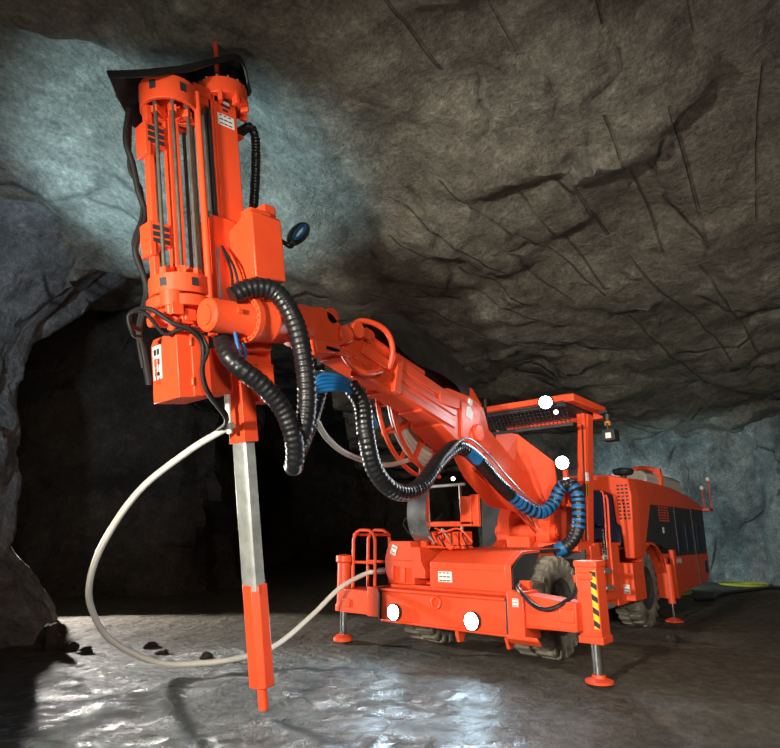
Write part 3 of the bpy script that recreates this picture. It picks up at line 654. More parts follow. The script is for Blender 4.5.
m = M(); m.cyl((-4.73, 1.2, .03), (-4.73, 1.2, .40), .03, 16); part(m, 'jack_piston', [CHROME], 0, rj)
m = M(); m.lathe([(0, 0), (.14, 0), (.14, .02), (.05, .06), (0, .06)], (-4.73, 1.2, 0), (0, 0, 1), 20); part(m, 'foot_pad', [ORANGE], 0, rj)
m = M(); m.cyl((-2.6, .7, .5), (-3.1, .7, .5), .11, 16); part(m, 'drive_shaft', [RIM], 0, chassis)

# valve bank and steel shield behind the hood
m = M(); a0 = [R(x) for x in range(100, 261, 8)]
SHIELD = plain('polished_steel', (.40, .41, .42), .28, .9, var=.1, scale=2)
m.sheet([[(-.10+.16*math.cos(a)*-1, y+.05*math.cos(a), 1.66+.36*math.sin(a)) for a in a0] for y in (-.50, -.35, -.20)], .012)
part(m, 'steel_shield', [SHIELD], 0, rig, 60, label='curved bright steel shield')
m = M()
fr = [(.12, -.12), (-.78, -.12)]
for (x, z0, z1) in ((-.10, 1.22, 1.92),): m.box(x-.03, x+.03, -.44, -.36, z0, z1)
m.box(-.14, -.06, -.44, .34, 1.48, 1.54); m.box(-.16, -.10, .30, .42, 1.48, 1.86); m.box(-.22, -.06, .18, .34, 1.5, 1.84); m.box(-.18, -.06, -.44, -.38, 1.2, 1.9)
m.prism([(-.40, 1.36), (-.34, 1.42), (.08, 1.24), (.02, 1.2)], 'yz', -.14, -.06)
m.box(-.3, -.1, -.44, .2, 1.215, 1.25)
vb = part(m, 'valve_frame', [ORANGE], .008)
m = M()
for k in range(5): m.box(-.26, -.10, -.30+.11*k, -.22+.11*k, 1.26, 1.42)
part(m, 'valve_block', [ORANGE], .006, vb)
m = M()
random.seed(11)
for k in range(6):
    y = -.32+.1*k; z = 1.30+random.uniform(-.04, .1); m.tube([(-.10, y, 1.40), (.0, y+random.uniform(-.05, .08), z+.08), (-.04, y+random.uniform(0, .12), z-.04), (-.15, y+.02, 1.24)], .009, 6, mi=k % 3)
m.tube([(-.06, -.2, 1.46), (.02, 0, 1.42), (0, .2, 1.45), (-.1, .32, 1.3)], .012, 6, mi=1)
parts(m, 'thin_pipe', [STEEL, ORANGE, CABLE], 0, vb)
m = M(); m.cyl((-1.55, -1.5, 2.12), (-1.55, -.7, 2.13), .025, 10); m.cyl((-1.55, -1.42, 2.12), (-1.6, -1.42, .95), .02, 8); m.cyl((-1.55, -.8, 2.12), (-1.6, -.8, .9), .02, 8); bar = part(m, 'lamp_bar', [STEEL], 0)
for y in (-1.37, -.90): lamp(bar, (-1.52, y, 2.22), (.8, .5, -.1), .035, (CAP, LENS2))

# boom: two sections, knuckle, lift arm
P0, P1 = Vector((-.20, .20, 2.72)), Vector((2.50, .34, 3.24))
T = frame(P0, P1); LB = (P1-P0).length
m = M(T)
m.box(.45, 1.72, -.17, .17, -.20, .19)
m.box(.50, 1.74, .17, .185, .075, .19); m.box(.50, 1.74, .17, .185, -.05, .02); m.box(.50, 1.74, .17, .185, -.20, -.12); m.box(1.66, 1.76, -.20, .20, -.22, .22)
m.box(.2, 1.2, -.16, .16, -.235, -.2)
boom = part(m, 'boom', [ORANGE], B)
m = M(T); m.box(1.7, 2.55, -.14, .14, -.17, .14); m.box(1.85, 2.3, .14, .17, -.02, .10); m.box(1.8, 2.2, -.14, .14, .13, .18); m.prism([(1.70, .14), (2.05, .14), (1.95, .28), (1.7, .26)], 'xz', -.18, -.05)
for k in range(4): m.cyl((1.95+.14*k, .14, -.10), (1.95+.14*k, .165, -.10), .022, 8)
m.cyl((1.75, .10, -.20), (2.3, .10, -.22), .055, 14)
part(m, 'boom_extension', [ORANGE], B, boom)
m = M(T); m.cyl((1.2, .12, .235), (2.35, .12, .20), .045, 14); m.cyl((2.3, -.15, .2), (2.3, .2, .2), .06, 14); m.cyl((2.45, -.2, .16), (2.45, .22, .16), .085, 16); m.cyl((2.2, -.2, .22), (2.2, .16, .22), .075, 16)
part(m, 'tilt_cylinder', [ORANGE], .004, boom)
m = M()
m.tube([(2.22, .42, 3.36), (2.05, .46, 3.48), (1.85, .5, 3.49), (1.70, .52, 3.43), (1.62, .52, 3.28), (1.60, .46, 3.10), (1.62, .36, 3.02)], .030, 10)
m.tube([(2.32, .46, 3.10), (2.27, .52, 2.98), (2.18, .54, 2.93), (2.02, .54, 2.92), (1.8, .50, 3.0), (1.72, .42, 3.06)], .032, 10)
m.tube([(1.55, .06, 3.46), (1.2, .06, 3.42), (.86, .06, 3.36), (.72, .06, 3.28), (.76, .06, 3.1)], .024, 8)
part(m, 'hose_guard_rail', [ORANGE], 0, boom)
m = M()
m.prism([(2.80, 3.40), (2.62, 3.45), (2.48, 3.42), (2.28, 3.28), (2.26, 3.18), (2.45, 3.15), (2.74, 3.06)], 'xz', .22, .50)
m.prism([(2.74, 3.10), (2.42, 3.14), (2.40, 3.04), (2.70, 2.96)], 'xz', .26, .54); m.cyl((2.34, .16, 3.24), (2.34, .56, 3.24), .09, 18); m.cyl((2.48, .14, 3.40), (2.48, .5, 3.40), .085, 18); m.box(2.28, 2.6, .5, .54, 3.02, 3.08)
head = part(m, 'boom_head', [ORANGE], .012, boom)
# knuckle with gusset plates
m = M()
m.prism([(.62, 3.05), (.44, 3.10), (-.10, 3.08), (-.38, 2.96), (-.50, 2.66), (-.55, 2.40), (-.1, 2.36), (.25, 2.46), (.60, 2.62)], 'xz', -.06, .40)
m.prism([(-.28, 2.9), (-.46, 3.36), (-.60, 3.33), (-.82, 3.15), (-.86, 2.95), (-.80, 2.6), (-.45, 2.3)], 'xz', .02, .10)
m.box(-.25, .2, .40, .425, 2.52, 2.98); m.cyl((-.15, -.12, 2.62), (-.15, .46, 2.62), .11, 20); m.box(.25, .66, -.1, .44, 2.86, 3.0)
kn = part(m, 'boom_knuckle', [ORANGE], .012)
m = M(); m.prism([(.10, 2.80), (-.02, 2.76), (-.06, 2.86), (.0, 2.94), (.08, 2.92)], 'xz', .425, .43); m.prism([(.02, 2.95), (-.04, 2.95), (-.06, 3.02), (0, 3.04)], 'xz', .401, .43); part(m, 'decal', [DECAL], 0, kn)
m = M(); m.cyl((-.48, .36, 3.12), (-.46, .36, 2.45), .02, 8); part(m, 'thin_hose', [HOSE], 0, kn)
# lift arm from knuckle down to the foot
m = M()
m.prism([(.05, 2.60), (-.42, 2.10), (-1.0, 1.75), (-1.22, 1.74), (-1.60, 1.72), (-1.95, 1.66), (-2.35, 1.85), (-1.75, 2.1), (-.60, 2.72), (-.2, 2.8)], 'xz', .02, .34)
m.prism([(.05, 2.56), (-.42, 2.06), (-1.0, 1.70), (-1.20, 1.66), (-1.20, 1.72), (-1.0, 1.78), (-.44, 2.14), (.0, 2.64)], 'xz', .34, .44)
la = part(m, 'lift_arm', [ORANGE], .012, kn)
m = M(); m.cyl((-1.05, .42, 1.74), (-1.66, .44, 1.40), .055, 16); part(m, 'lift_rod', [CHROME], 0, la)
m = M(); m.cyl((-.3, .28, 2.24), (-1.15, .31, 1.80), .085, 18); part(m, 'lift_cylinder', [ORANGE], .004, la)
m = M(); m.prism([(-1.28, 1.14), (-1.55, 1.30), (-1.62, 1.62), (-1.86, 2.02), (-2.2, 2.05), (-2.45, 1.7), (-2.45, 1.10)], 'xz', .42, .62); m.prism([(-1.28, 1.14), (-1.55, 1.30), (-1.62, 1.62), (-1.86, 2.02), (-2.2, 2.05), (-2.45, 1.7), (-2.45, 1.10)], 'xz', -.20, .0)
m.cyl((-1.70, -.25, 1.42), (-1.70, .68, 1.42), .10, 20); m.cyl((-2.02, -.25, 1.82), (-2.02, .68, 1.82), .09, 20); m.cyl((-1.70, .6, 1.42), (-1.70, .70, 1.42), .06, 12); m.box(-2.4, -1.2, -.4, .75, .8, 1.16); m.box(-1.62, -1.40, .05, .40, 1.12, 1.36); m.box(-2.4, -2.0, -.1, .5, 1.1, 1.7)
for (x, z) in ((-1.6, 1.2), (-1.9, 1.2), (-1.8, 1.65)): m.cyl((x, .60, z), (x, .64, z), .03, 10)
part(m, 'boom_foot', [ORANGE], .012)
# rubber sheet arched over the boom
nr4 = [(1.79, .32, 3.59), (1.43, .32, 3.49), (.94, .32, 3.31), (.50, .30, 3.30), (.04, .28, 3.22), (-.13, .25, 3.04)]
md4 = [(1.64, .24, 3.73), (1.20, .25, 3.77), (.60, .25, 3.62), (.05, .24, 3.50), (-.28, .22, 3.33), (-.32, .20, 3.08)]
rd4 = [(1.49, .10, 3.78), (.98, .10, 3.93), (.34, .10, 3.79), (-.30, .10, 3.61), (-.46, .10, 3.37), (-.44, .10, 3.10)]
fr4 = [(1.50, -.22, 3.62), (.98, -.25, 3.70), (.34, -.26, 3.58), (-.25, -.25, 3.42), (-.42, -.22, 3.25), (-.42, -.2, 3.05)]
lo4 = [(1.50, -.30, 3.35), (.98, -.34, 3.28), (.34, -.34, 3.15), (-.2, -.32, 3.05), (-.36, -.3, 2.98), (-.38, -.28, 2.92)]
def resample(row, n):
    k = len(row)-1; out = []
    for i in range(n+1):
        t = i/n*k; j = min(k-1, int(t)); u = t-j
        p1, p2 = row[j], row[j+1]; p0 = row[j-1] if j else p1*2-p2; p3 = row[j+2] if j < k-1 else p2*2-p1
        out.append(.5*((2*p1)+(p2-p0)*u+(2*p0-5*p1+4*p2-p3)*u*u+(3*p1-p0-3*p2+p3)*u**3))
    return out
g = [resample([Vector(p) for p in row], 20) for row in (nr4, md4, rd4, fr4, lo4)]
g = [resample([g[i][j] for i in range(5)], 14) for j in range(21)]
m = M(); m.sheet(g, .014); part(m, 'rubber_sheet', [SHEET], 0, boom, 60, label='dark rubber sheet arched over the boom')
# hose reel hanging beyond the boom
m = M(); rc = Vector((-.10, -.32, 3.10)); SA = [R(-88+i*5.2) for i in range(17)]
def arc_pts(r_, y, d0=0, d1=17): return [rc + Vector((r_*math.cos(a), y, r_*math.sin(a))) for a in SA[d0:d1]]
for y in (-.02, .20):
    m.tube(arc_pts(1.0, y), .028, 8); m.tube(arc_pts(.60, y), .02, 8)
for k in (1, 6, 11, 15):
    a = SA[k]; e = Vector((math.cos(a), 0, math.sin(a)))
    for y in (-.03, .19): m.cyl(rc+e*.5*Vector((1, 1, 1)).x + Vector((0, y, 0)), rc+e*1.02+Vector((0, y, 0)), .032, 8)
    m.cyl(rc+e*.99+Vector((0, -.04, 0)), rc+e*.99+Vector((0, .22, 0)), .026, 8)
reel = part(m, 'hose_reel', [ORANGE], 0, kn)
m = M()
for j in range(5): m.tube(arc_pts(.66+.062*j, .09), .033, 8)
part(m, 'wound_hose', [WHITE], 0, reel, label='off-white hose wound on the reel')
m = M(); m.tube([(2.48, .3, 2.43), (2.213, .2, 2.28), (1.777, .05, 2.186), (1.055, -.12, 2.156), (.5, -.22, 2.26), (.28, -.23, 2.36)], .030, 10); part(m, 'reel_hose', [WHITE], 0, reel, label='off-white hose hanging below the boom')

# ------------------------------------------------------------------ feed mast: local axes a (forward), b (left), w (up the mast)
TH = R(9.524)
FD = Matrix(((math.cos(TH), 0, math.sin(TH), 2.66), (0, 1, 0, 0), (-math.sin(TH), 0, math.cos(TH), 0), (0, 0, 0, 1)))
m = M(FD)
m.box(-.10, .15, -.10, .10, 2.9, 5.52); m.box(.15, .18, -.10, -.04, 2.9, 5.5); m.box(.15, .18, .05, .10, 2.9, 5.5)
m.box(-.12, .19, -.12, .12, 2.88, 3.0); m.box(.02, .26, -.11, .125, 3.42, 4.22)
m.box(-.30, .0, -.09, .08, 2.55, 3.5)
mast = part(m, 'feed_mast', [ORANGE], B)
m = M(FD); m.box(.151, .165, -.035, .045, 3.0, 5.45); m.box(.182, .20, .055, .09, 4.2, 5.40); part(m, 'chain_guide', [RIM], 0, mast, label='dark chain track on mast edge')
m = M(FD); m.box(.215, .285, -.02, .03, 4.30, 5.24); m.box(.20, .215, -.03, .04, 4.28, 5.24, 1); m.box(.225, .255, .125, .14, 3.36, 3.92, 2)
part(m, 'slide_rail', [STEEL, RIM, PLATE], .004, mast, label='grey steel slide rail')
m = M(FD); m.cyl((.20, .0, 3.4), (.20, .0, 5.3), .028, 10); m.cyl((.0, -.02, 5.55), (.0, -.02, 6.25), .026, 10, mi=1); part(m, 'feed_rod', [ROD, RED], 0, mast)
decal(mast, .03, .101, 5.22, 'y', .18, .115, T=FD)
m = M(FD); y = .1005
for (u0, u1, v0, v1, mi) in ((-.03, .07, 5.36, 5.44, 1), (-.02, .05, 5.39, 5.42, 0), (-.02, .035, 5.45, 5.47, 1), (.0, .06, 5.315, 5.34, 1)):
    m.box(u0, u1, y-.002, y+.002+(.002 if mi == 0 else 0), v0, v1, mi)
part(m, 'emblem', [DECAL, INK], 0, mast, label='small black and white emblem')
m = M(FD)
m.lathe([(.13, 0), (.24, .0), (.24, .16), (.20, .16), (.13, .10)], (-.02, 0, 5.44), (0, 0, 1), 28)
for k in range(9):
    a = 2*PI*k/9; m.box(-.02, .02, .17, .245, -.10, .02, 0, Matrix.Translation((-.02, 0, 5.46)) @ Matrix.Rotation(a, 4, 'Z'))
bolt_ring(m, (-.02, 0, 5.56), (0, 0, 1), .225, 14, .014, .06, 1)
m.box(.1, .35, -.10, .10, 5.38, 5.48)
part(m, 'top_clamp', [ORANGE, STEEL], .006, mast)
# telescopic stinger leg
m = M(FD); m.box(-.06, .085, -.11, .115, 2.20, 2.92); m.box(-.07, .095, -.12, .125, 2.85, 2.95); m.box(-.30, -.05, -.08, .10, 2.55, 2.9)
for w_ in (2.28, 2.42, 2.56, 2.7): 
    for b_ in (-.085, .09): m.cyl((.08, b_, w_), (.092, b_, w_), .010, 8)
slv = part(m, 'leg_sleeve', [ORANGE], .008, mast)
m = M(FD); m.prism([(-.035, -.095), (.060, -.095), (.078, -.075), (.078, .06), (.055, .09), (-.035, .09)], 'xy', .95, 2.25); part(m, 'telescopic_leg', [STEEL], .004, mast, label='grey galvanised telescopic leg')
m = M(FD); m.prism([(-.05, -.09), (.05, -.105), (.088, -.06), (.085, .05), (.04, .10), (-.05, .10)], 'xy', .18, 1.0); m.cyl((.015, .015, .0), (.015, .015, .2), .042, 16); m.box(.02, .05, .09, .104, .93, 1.0)
part(m, 'ground_shoe', [ORANGE], .008, mast)
# carousel magazine
ca, cb = .535, -.02
m = M(FD)
def ring(w0, w1, r, n=30, spokes=7):
    m.lathe([(r-.03, 0), (r, 0), (r, w1-w0), (r-.03, w1-w0), (r-.03, 0)], (ca, cb, w0), (0, 0, 1), n)
    for k in range(spokes):
        m.box(.03, r-.02, -.022, .022, 0.02, w1-w0-.02, 0, Matrix.Translation((ca, cb, w0)) @ Matrix.Rotation(2*PI*k/spokes+.3, 4, 'Z'))
ring(5.14, 5.36, .245); ring(3.44, 3.60, .245)
m.lathe([(0, 0), (.27, 0), (.27, .09), (.22, .11), (0, .11)], (ca, cb, 3.32), (0, 0, 1), 30)
m.lathe([(0, 0), (.09, 0), (.09, .13), (0, .13)], (ca+.16, cb+.14, 3.31), (0, 0, 1), 20); m.lathe([(0, 0), (.08, 0), (.08, .14), (0, .14)], (ca-.2, cb+.15, 3.28), (0, 0, 1), 20)
m.box(ca-.05, ca+.05, cb-.05, cb+.05, 3.4, 5.3)
m.box(ca+.165, ca+.215, cb-.08, cb+.0, 3.3, 5.15)
m.cyl((ca-.16, cb+.19, 3.35), (ca-.16, cb+.19, 5.32), .030, 14)
m.box(.1, ca, -.09, .09, 3.34, 3.42); m.box(.1, ca, -.09, .09, 5.30, 5.38)
car = part(m, 'rod_carousel', [ORANGE], .005, mast)
m = M(FD)
for k in range(6):
    T3 = Matrix.Translation((ca, cb, 0)) @ Matrix.Rotation(2*PI*k/6+.5, 4, 'Z'); m.box(.236, .249, -.028, .028, 5.23, 5.31, 0, T3); m.box(.236, .249, -.028, .028, 3.49, 3.56, 0, T3)
parts(m, 'ring_window', [DARK], 0, car, label='dark window in the ring')
for k in range(8):
    a = R(22+45*k); x, y = ca+.185*math.cos(a), cb+.185*math.sin(a)
    m = M(FD); m.cyl((x, y, 3.42), (x, y, 5.26), .0165, 10); m.cyl((x, y, 5.05), (x, y, 5.2), .022, 10)
    part(m, 'drill_rod', [ROD], 0, car)
m = M(FD)
for k in range(8):
    for w_ in (3.64, 5.08):
        T3 = Matrix.Translation((ca, cb, w_)) @ Matrix.Rotation(R(22+45*k), 4, 'Z'); m.prism([(.05, -.02), (.17, -.035), (.21, -.03), (.20, 0), (.21, .03), (.17, .035), (.05, .02)], 'xy', -.03, .03, 0, T3)
        m.cyl((ca+.10*math.cos(R(22+45*k)), cb+.10*math.sin(R(22+45*k)), w_), (ca+.10*math.cos(R(22+45*k)), cb+.10*math.sin(R(22+45*k)), w_+.06), .03, 8)
parts(m, 'rod_gripper', [ORANGE], .004, car)
for w_ in (4.88, 3.98):
    m = M(FD); m.box(ca+.06, ca+.245, cb-.16, cb+.01, w_-.10, w_+.10); m.box(ca+.20, ca+.25, cb-.14, cb+.02, w_-.20, w_-.08)
    br = part(m, 'carousel_bracket', [ORANGE], .006, car)
    m = M(FD)
    for i in range(2):
        for j in range(3): m.box(ca+.075+.08*i, ca+.14+.08*i, cb+.008, cb+.013, w_-.085+.058*j, w_-.045+.058*j)
    parts(m, 'bracket_slot', [DARK], 0, br)
m = M(FD); random.seed(3)                                    # valve cluster under the magazine
for k in range(16):
    x, y, w_ = ca+random.uniform(-.22, .22), cb+random.uniform(-.12, .2), random.uniform(3.14, 3.30)
    if k % 2: m.cyl((x, y, w_-.05), (x+random.uniform(-.05, .05), y+.02, w_+.06), random.uniform(.03, .05), 10)
    else: m.box(x-.05, x+.05, y-.04, y+.04, w_-.05, w_+.05)
m.box(ca-.1, ca+.2, cb-.1, cb+.1, 3.2, 3.34); m.cyl((ca+.2, cb+.1, 3.2), (ca+.34, cb+.1, 3.18), .045, 12)
part(m, 'valve_cluster', [ORANGE], .006, car)
# lower control cabinet
m = M(FD); m.prism([(-.20, 2.57), (-.20, 3.05), (-.16, 3.10), (.16, 3.10), (.20, 3.06), (.20, 2.57)], 'yz', .44, .72)
m.box(.17, .46, -.12, .12, 2.62, 3.0); m.box(.44, .60, .19, .215, 2.58, 3.08)
m.cyl((.605, .212, 2.98), (.605, .212, 3.05), .014, 8); m.cyl((.605, .212, 2.66), (.605, .212, 2.73), .014, 8)
cb1 = part(m, 'control_cabinet', [ORANGE], B, mast)
m = M(FD); m.box(.719, .724, -.17, -.04, 2.76, 3.04, 0)
for (b0, b1, w0, w1, mi) in ((-.15, -.11, 2.96, 3.01, 1), (-.10, -.06, 2.96, 3.01, 1), (-.15, -.11, 2.87, 2.93, 2), (-.10, -.06, 2.88, 2.93, 2), (-.15, -.07, 2.79, 2.82, 1), (-.15, -.12, 2.835, 2.85, 2)): m.box(.723, .726, b0, b1, w0, w1, mi)
part(m, 'decal', [DECAL, INK, RED], 0, cb1, label='white sticker with red warning figures')
m = M(FD); m.tube([(.722, -.07, 2.72), (.755, -.07, 2.72), (.755, -.07, 2.92), (.722, -.07, 2.92)], .007, 6, raw=True); part(m, 'door_handle', [ORANGE], 0, cb1)
# valve box on the left of the mast
m = M(FD); m.prism([(.10, 3.62), (.46, 3.58), (.46, 4.17), (.42, 4.20), (.10, 4.10)], 'yz', -.23, .10)
m.box(-.30, -.06, -.05, .25, 4.18, 4.34); m.box(-.42, -.28, -.12, .18, 4.30, 4.46); m.box(-.42, -.34, -.05, .12, 3.9, 4.4)
vbx = part(m, 'valve_box', [ORANGE], .012, mast)
m = M(FD); m.cyl((-.45, .1, 4.12), (-.30, .1, 4.2), .06, 14); m.lathe([(0, 0), (.10, 0), (.12, .06), (.12, .30), (.09, .36), (0, .36)], (-.32, .05, 3.30), (0, 0, 1), 20)
for k in range(6): m.cyl((-.40+.02*k, .17, 3.4+.05*k), (-.36+.02*k, .2, 3.42+.05*k), .022, 8)
part(m, 'feed_motor', [ORANGE], .006, vbx)
m = M(FD); m.box(-.20, .06, .14, .42, 3.50, 3.60); part(m, 'valve_underside', [RIM], .006, vbx)
# rotator: drum, flange with bolts, housing, on the boom axis
RA, RB = Vector((3.77, .40, 3.055)), Vector((2.62, .37, 3.275)); d = (RB-RA).normalized()
m = M(); m.lathe([(0, 0), (.085, 0), (.085, .012), (.12, .012), (.136, .03), (.138, .36), (.15, .38), (.15, .40)], RA, d, 36)
m.box(3.52, 3.56, .53, .55, 3.10, 3.14); m.box(3.62, 3.66, .3, .38, 2.93, 2.97)
m.lathe([(.14, .40), (.195, .40), (.195, .455), (.18, .46), (.18, .60), (.187, .61), (.187, .64), (.18, .65), (.178, .80), (.16, .83), (.16, .90), (.20, .92), (.20, 1.02), (.14, 1.05), (0, 1.05)], RA, d, 40)
rot = part(m, 'rotator', [ORANGE], 0, boom, 35)
m = M(); bolt_ring(m, RA+d*.40, -d, .168, 20, .012, .014); parts(m, 'flange_bolt', [ORANGE], 0, rot)
m = M(); m.prism([(3.55, 3.22), (2.95, 3.42), (2.98, 2.98), (3.40, 2.88)], 'xz', .10, .24); part(m, 'rotator_mount', [ORANGE], .01, rot)
# rubber hood over the mast head
near = [(1.0, -.13, 5.33), (.81, .18, 5.27), (.482, .22, 5.45), (.20, .22, 5.66), (-.14, .18, 5.88), (-.28, .10, 5.62)]
top = [(1.006, -.15, 5.383), (.796, .15, 5.31), (.48, .18, 5.525), (.159, .18, 5.777), (-.183, .12, 6.0), (-.34, .06, 5.72)]
mid = [(1.0, -.19, 5.43), (.83, -.05, 5.44), (.48, -.02, 5.62), (.16, -.02, 5.80), (-.23, -.03, 6.0), (-.38, -.05, 5.74)]
far = [(.943, -.25, 5.402), (.80, -.27, 5.38), (.5, -.25, 5.55), (.16, -.22, 5.70), (-.25, -.2, 5.88), (-.38, -.2, 5.66)]
bot = [(.86, -.31, 5.31), (.773, -.35, 5.223), (.633, -.42, 5.149), (.3, -.42, 5.38), (-.25, -.35, 5.70), (-.36, -.3, 5.55)]
rows = [near, top, mid, far, bot]; fine = []
for row in rows: fine.append(spline([Vector(p) for p in row], False, .001 + .0) if False else [Vector(p) for p in row])
def resample(row, n):
    k = len(row)-1; out = []
    for i in range(n+1):
        t = i/n*k; j = min(k-1, int(t)); u = t-j
        p1, p2 = row[j], row[j+1]; p0 = row[j-1] if j else p1*2-p2; p3 = row[j+2] if j < k-1 else p2*2-p1
        out.append(.5*((2*p1)+(p2-p0)*u+(2*p0-5*p1+4*p2-p3)*u*u+(3*p1-p0-3*p2+p3)*u**3))
    return out
fine = [resample(r_, 20) for r_ in fine]
cols = [resample([fine[i][j] for i in range(5)], 16) for j in range(21)]
m = M(FD); m.sheet(cols, .012); hd = part(m, 'rubber_hood', [BLACK], 0, mast, 60, label='black flexible rubber hood over the mast head')
m = M(FD); m.cyl((ca, -.3, 5.35), (ca, -.3, 5.62), .045, 10, .004); part(m, 'spike', [BLACK], 0, hd)

# ------------------------------------------------------------------ hoses
def hose(name, pts, r, mats=(HOSE,), parent=rig, rib=0.0, ribp=.035, n=12, mif=None, label=None, step=None):
    m = M(); m.tube(pts, r, n, rib=rib, ribp=ribp, mif=mif, step=step)
    return part(m, name, list(mats), 0, parent, 50, label)
hose('corrugated_hose', [(3.565, .45, 3.256), (3.427, .52, 3.362), (3.251, .6, 3.362), (3.093, .66, 3.159), (2.966, .66, 2.86), (2.886, .64, 2.528), (2.868, .6, 2.278), (2.86, .5, 2.08)], .082, parent=rot, rib=.0028, ribp=.05, step=.0125, n=16)
hose('corrugated_hose', [(3.531, .3, 2.945), (3.54, .42, 2.773), (3.473, .5, 2.664), (3.288, .55, 2.552), (3.086, .58, 2.375), (2.956, .58, 2.143), (2.87, .50, 1.96), (2.78, .38, 1.98), (2.62, .30, 2.20), (2.45, .24, 2.50), (2.35, .25, 2.9)], .078, parent=rot, rib=.0028, ribp=.05, step=.0125, n=16)
def band(t): return 1 if (.58 < t < .76 and (t*70) % 1 < .6) or (.78 < t < .87 and (t*80) % 1 < .5) or .42 < t < .46 or .915 < t < .935 else 0
hose('hose_bundle', [(2.128, .4, 2.804), (2.058, .5, 2.6), (2.05, .55, 2.302), (1.919, .55, 1.982), (1.622, .55, 1.8), (1.252, .55, 1.85), (.85, .55, 2.176), (.488, .55, 2.36), (.066, .55, 2.249), (-.428, .55, 1.983), (-.90, .62, 1.74), (-1.15, .72, 1.66), (-1.36, .80, 1.78), (-1.42, .89, 1.97), (-1.42, 1.03, 2.03), (-1.40, 1.13, 1.87), (-1.35, 1.12, 1.46), (-1.30, .98, 1.25), (-1.2, .76, 1.16), (-1.1, .48, 1.09)], .085, (HOSE, BLUE), kn, rib=.0028, ribp=.05, step=.0125, n=16, mif=band, label='black hose bundle with blue sleeve bands')
hose('thin_hose', [(1.0, .66, 2.10), (.85, .66, 2.24), (.488, .66, 2.45), (.066, .67, 2.33), (-.428, .67, 2.07), (-.918, .67, 1.84), (-1.3, .68, 1.73)], .012, (PLATE,), kn)
for k in range(5):
    o = .034*k
    hose('blue_hose', [(2.56, .30, 2.56-o*.5), (2.50+o*.2, .35, 2.82-o*1.2), (2.274, .40+o*.3, 2.86-o), (2.12-o*.3, .42+o*.3, 2.80-o*.9), (1.99-o*.5, .44+o*.2, 2.66-o*.6), (1.93-o, .46, 2.42)], .020, (BLUE,), boom, n=8)
hose('mast_cable', [(4.313, -.2, 4.95), (4.303, -.2, 4.646), (4.217, -.2, 4.446), (4.147, -.2, 4.236), (4.061, -.2, 4.034), (4.101, -.2, 3.78), (4.093, -.2, 3.643), (3.965, -.2, 3.37), (3.982, -.2, 3.008), (3.937, -.2, 2.847), (3.85, -.2, 2.572)], .026, mats=(CABLE,), parent=mast, n=10)
hose('mast_cable', [(4.29, -.23, 4.95), (4.27, -.2, 4.66), (4.23, -.22, 4.4), (4.12, -.2, 4.25), (4.09, -.2, 4.0), (4.12, -.22, 3.75), (4.05, -.2, 3.6), (3.98, -.2, 3.35), (4.0, -.2, 3.0), (3.92, -.2, 2.7)], .016, mats=(CABLE,), parent=mast, n=8)
hose('thin_hose', [(4.074, 0, 2.936), (4.19, .08, 2.93), (4.20, .1, 3.02), (4.085, .15, 3.07), (3.946, .25, 2.97), (3.82, .3, 2.936), (3.70, .3, 2.843), (3.673, .3, 2.6), (3.596, .3, 2.452), (3.404, .25, 2.328), (3.25, .0, 2.26)], .019, mats=(CABLE,), parent=mast, n=8)
hose('thin_hose', [(4.059, 0, 2.882), (4.16, .08, 2.86), (4.22, .1, 2.99), (4.12, .14, 3.03), (3.956, .16, 2.90), (3.865, .22, 2.945), (3.762, .28, 2.96), (3.663, .32, 2.814), (3.70, .32, 2.641), (3.63, .32, 2.46), (3.408, .26, 2.29), (3.28, -.05, 2.25)], .015, mats=(CABLE,), parent=mast, n=8)
hose('thin_hose', [(3.501, .16, 3.82), (3.495, .32, 3.609), (3.454, .36, 3.432), (3.426, .34, 3.30)], .012, mats=(CABLE,), parent=mast, n=8)
hose('thin_hose', [(3.51, .15, 3.84), (3.498, .30, 3.568), (3.489, .34, 3.375), (3.465, .36, 3.28)], .012, mats=(CABLE,), parent=mast, n=8)
hose('corrugated_hose', [(3.33, -.06, 5.20), (3.232, -.1, 5.34), (3.156, -.1, 5.42), (3.085, -.1, 5.343), (3.05, -.1, 4.976), (3.04, -.1, 4.40)], .045, parent=mast, rib=.004, step=.012)
m = M(FD); m.box(-.22, -.09, -.05, .03, 5.17, 5.20); part(m, 'hose_bracket', [ORANGE], .004, mast)
cc = Vector((2.55, .02, 4.42)); u = Vector((-.45, -.25, .62)).normalized(); v = Vector((.5, -.55, .2)); v = (v-u*v.dot(u)).normalized()
m = M(); m.tube([cc+u*.25*math.cos(a)+v*.07*math.sin(a) for a in [i*2*PI/20 for i in range(20)]], .030, 10, closed=True); m.tube([cc+u*.20*math.cos(a)+v*.035*math.sin(a)+Vector((.01, .03, 0)) for a in [i*2*PI/20 for i in range(20)]], .018, 10, closed=True, mi=1)
m.tube([cc-u*.22, cc-u*.3+Vector((.05, .05, -.05)), Vector((2.85, .08, 4.2))], .028, 8)
part(m, 'hose_loop', [HOSE, BLUE], 0, mast, 50, 'black and blue hose loop behind the valve box')
hose('thin_hose', [(3.50, .42, 3.0), (3.46, .45, 2.82), (3.42, .44, 2.74), (3.36, .40, 2.82), (3.38, .38, 2.92)], .016, (BLUE,), rot, n=8)
hose('water_hose', [(3.19, .05, 2.30), (3.244, .02, 2.262), (3.374, -.3, 2.095), (3.531, -.8, 1.769), (3.581, -1.25, 1.34), (3.517, -1.6, .976), (3.353, -1.85, .68), (3.047, -2.02, .351), (2.566, -1.95, .085), (2.20, -1.72, .05), (1.80, -1.58, .06), (1.35, -1.50, .14), (.831, -1.46, .419), (.466, -1.35, .719), (.103, -1.25, .876), (-.0, -1.16, .905)], .030, (WHITE,), rig, n=12, label='long off-white hose looping down to the floor')
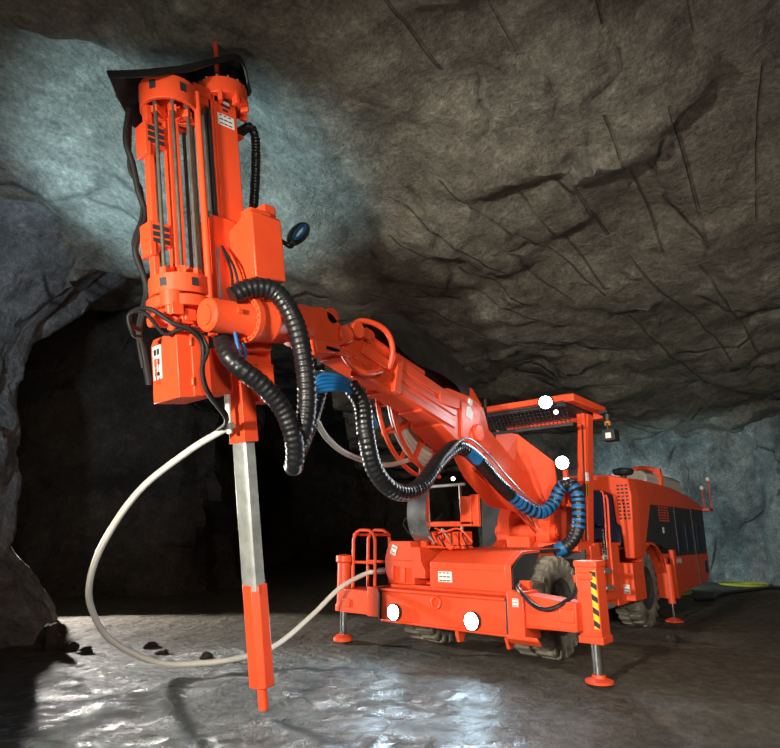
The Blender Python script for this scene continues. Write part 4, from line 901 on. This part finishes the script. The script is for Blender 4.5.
m = M(FD); m.cyl((.20, .07, 2.28), (.20, .07, 2.8), .026, 10); part(m, 'hose_fitting', [WHITE], 0, mast)

# ------------------------------------------------------------------ light
def light(name, kind, loc, tgt, power, col, size=60, blend=.4, rad=.2):
    d = bpy.data.lights.new(name, kind); d.energy = power; d.color = col
    if kind == 'SPOT': d.spot_size = R(size); d.spot_blend = blend; d.shadow_soft_size = rad
    elif kind == 'POINT': d.shadow_soft_size = rad
    elif kind == 'AREA': d.size = rad
    o = bpy.data.objects.new(name, d); C.objects.link(o); o.location = loc
    o.rotation_euler = (Vector(tgt)-Vector(loc)).to_track_quat('-Z', 'Y').to_euler(); return o
WARM = (1.0, .92, .79); COOL = (.50, .83, 1.0); TEAL = (.55, .86, .95)
light('key_flood', 'SPOT', (9.4, 2.2, 2.2), (-.2, .7, 2.5), 3850, WARM, 64, .6, .22)
light('rear_flood', 'SPOT', (4.5, 7.5, 3.0), (-5.0, 1.0, 1.4), 1500, WARM, 60, .7, .4)
light('side_fill', 'SPOT', (7.2, 7.4, 3.0), (1.2, .2, 3.0), 950, WARM, 58, .7, .5)  # added fill, no fixture there; brightens the rig's left faces
light('bay_flood', 'SPOT', cave(-4.7, 6.2, .9), cave(-3.0, 7.0, 6.0), 3300, COOL, 50, .7, .2)
light('slab_fill', 'SPOT', cave(-1.8, .8, .9), cave(-2.2, 4.4, 6.0), 340, WARM, 58, .9, .3)  # added warm fill that lifts the near roof slab, not a mine lamp
light('pillar_fill', 'SPOT', cave(-3.6, 1.6, 1.4), cave(-4.7, 7.4, 4.2), 1300, (.66, .83, 1.0), 60, .8, .25)  # added cool fill to brighten the rock pillar, without a fixture
light('drift_flood', 'SPOT', cave(-7.6, 11.6, 1.7), cave(.3, 5.5, 0), 3700, (1.0, .95, .88), 70, .4, .12)
light('wall_flood', 'SPOT', (-8.6, -1.6, 1.6), cave(8.5, 18.0, 1.6), 800, TEAL, 95, .7, .3)
light('roof_flood', 'SPOT', cave(3.0, 1.5, .8), cave(3.0, 8.5, 5.6), 310, (1.0, .92, .83), 80, .9, .4)
for y in (-.60, .52): light('headlamp_beam', 'SPOT', (.34, y, .47), (3.6, y*1.6+.2, .1), 55, (.50, .80, 1.0), 120, .9, .06)
light('work_lamp_beam', 'SPOT', (-1.12, .92, 3.11), (3.0, 2.5, .5), 150, (.8, .92, 1.0), 100, .8, .07)
light('work_lamp_beam', 'SPOT', (-1.46, .93, 2.33), (3.0, 2.8, 1.0), 120, (.8, .92, 1.0), 100, .8, .07)
w = bpy.data.worlds.new('mine_air'); bpy.context.scene.world = w; w.use_nodes = True
w.node_tree.nodes['Background'].inputs[0].default_value = (.75, .85, 1, 1); w.node_tree.nodes['Background'].inputs[1].default_value = .03
vs_ = bpy.context.scene.view_settings
vs_.view_transform = 'Standard'; vs_.look = 'None'; vs_.gamma = 1; vs_.exposure = 0.0; vs_.use_curve_mapping = False
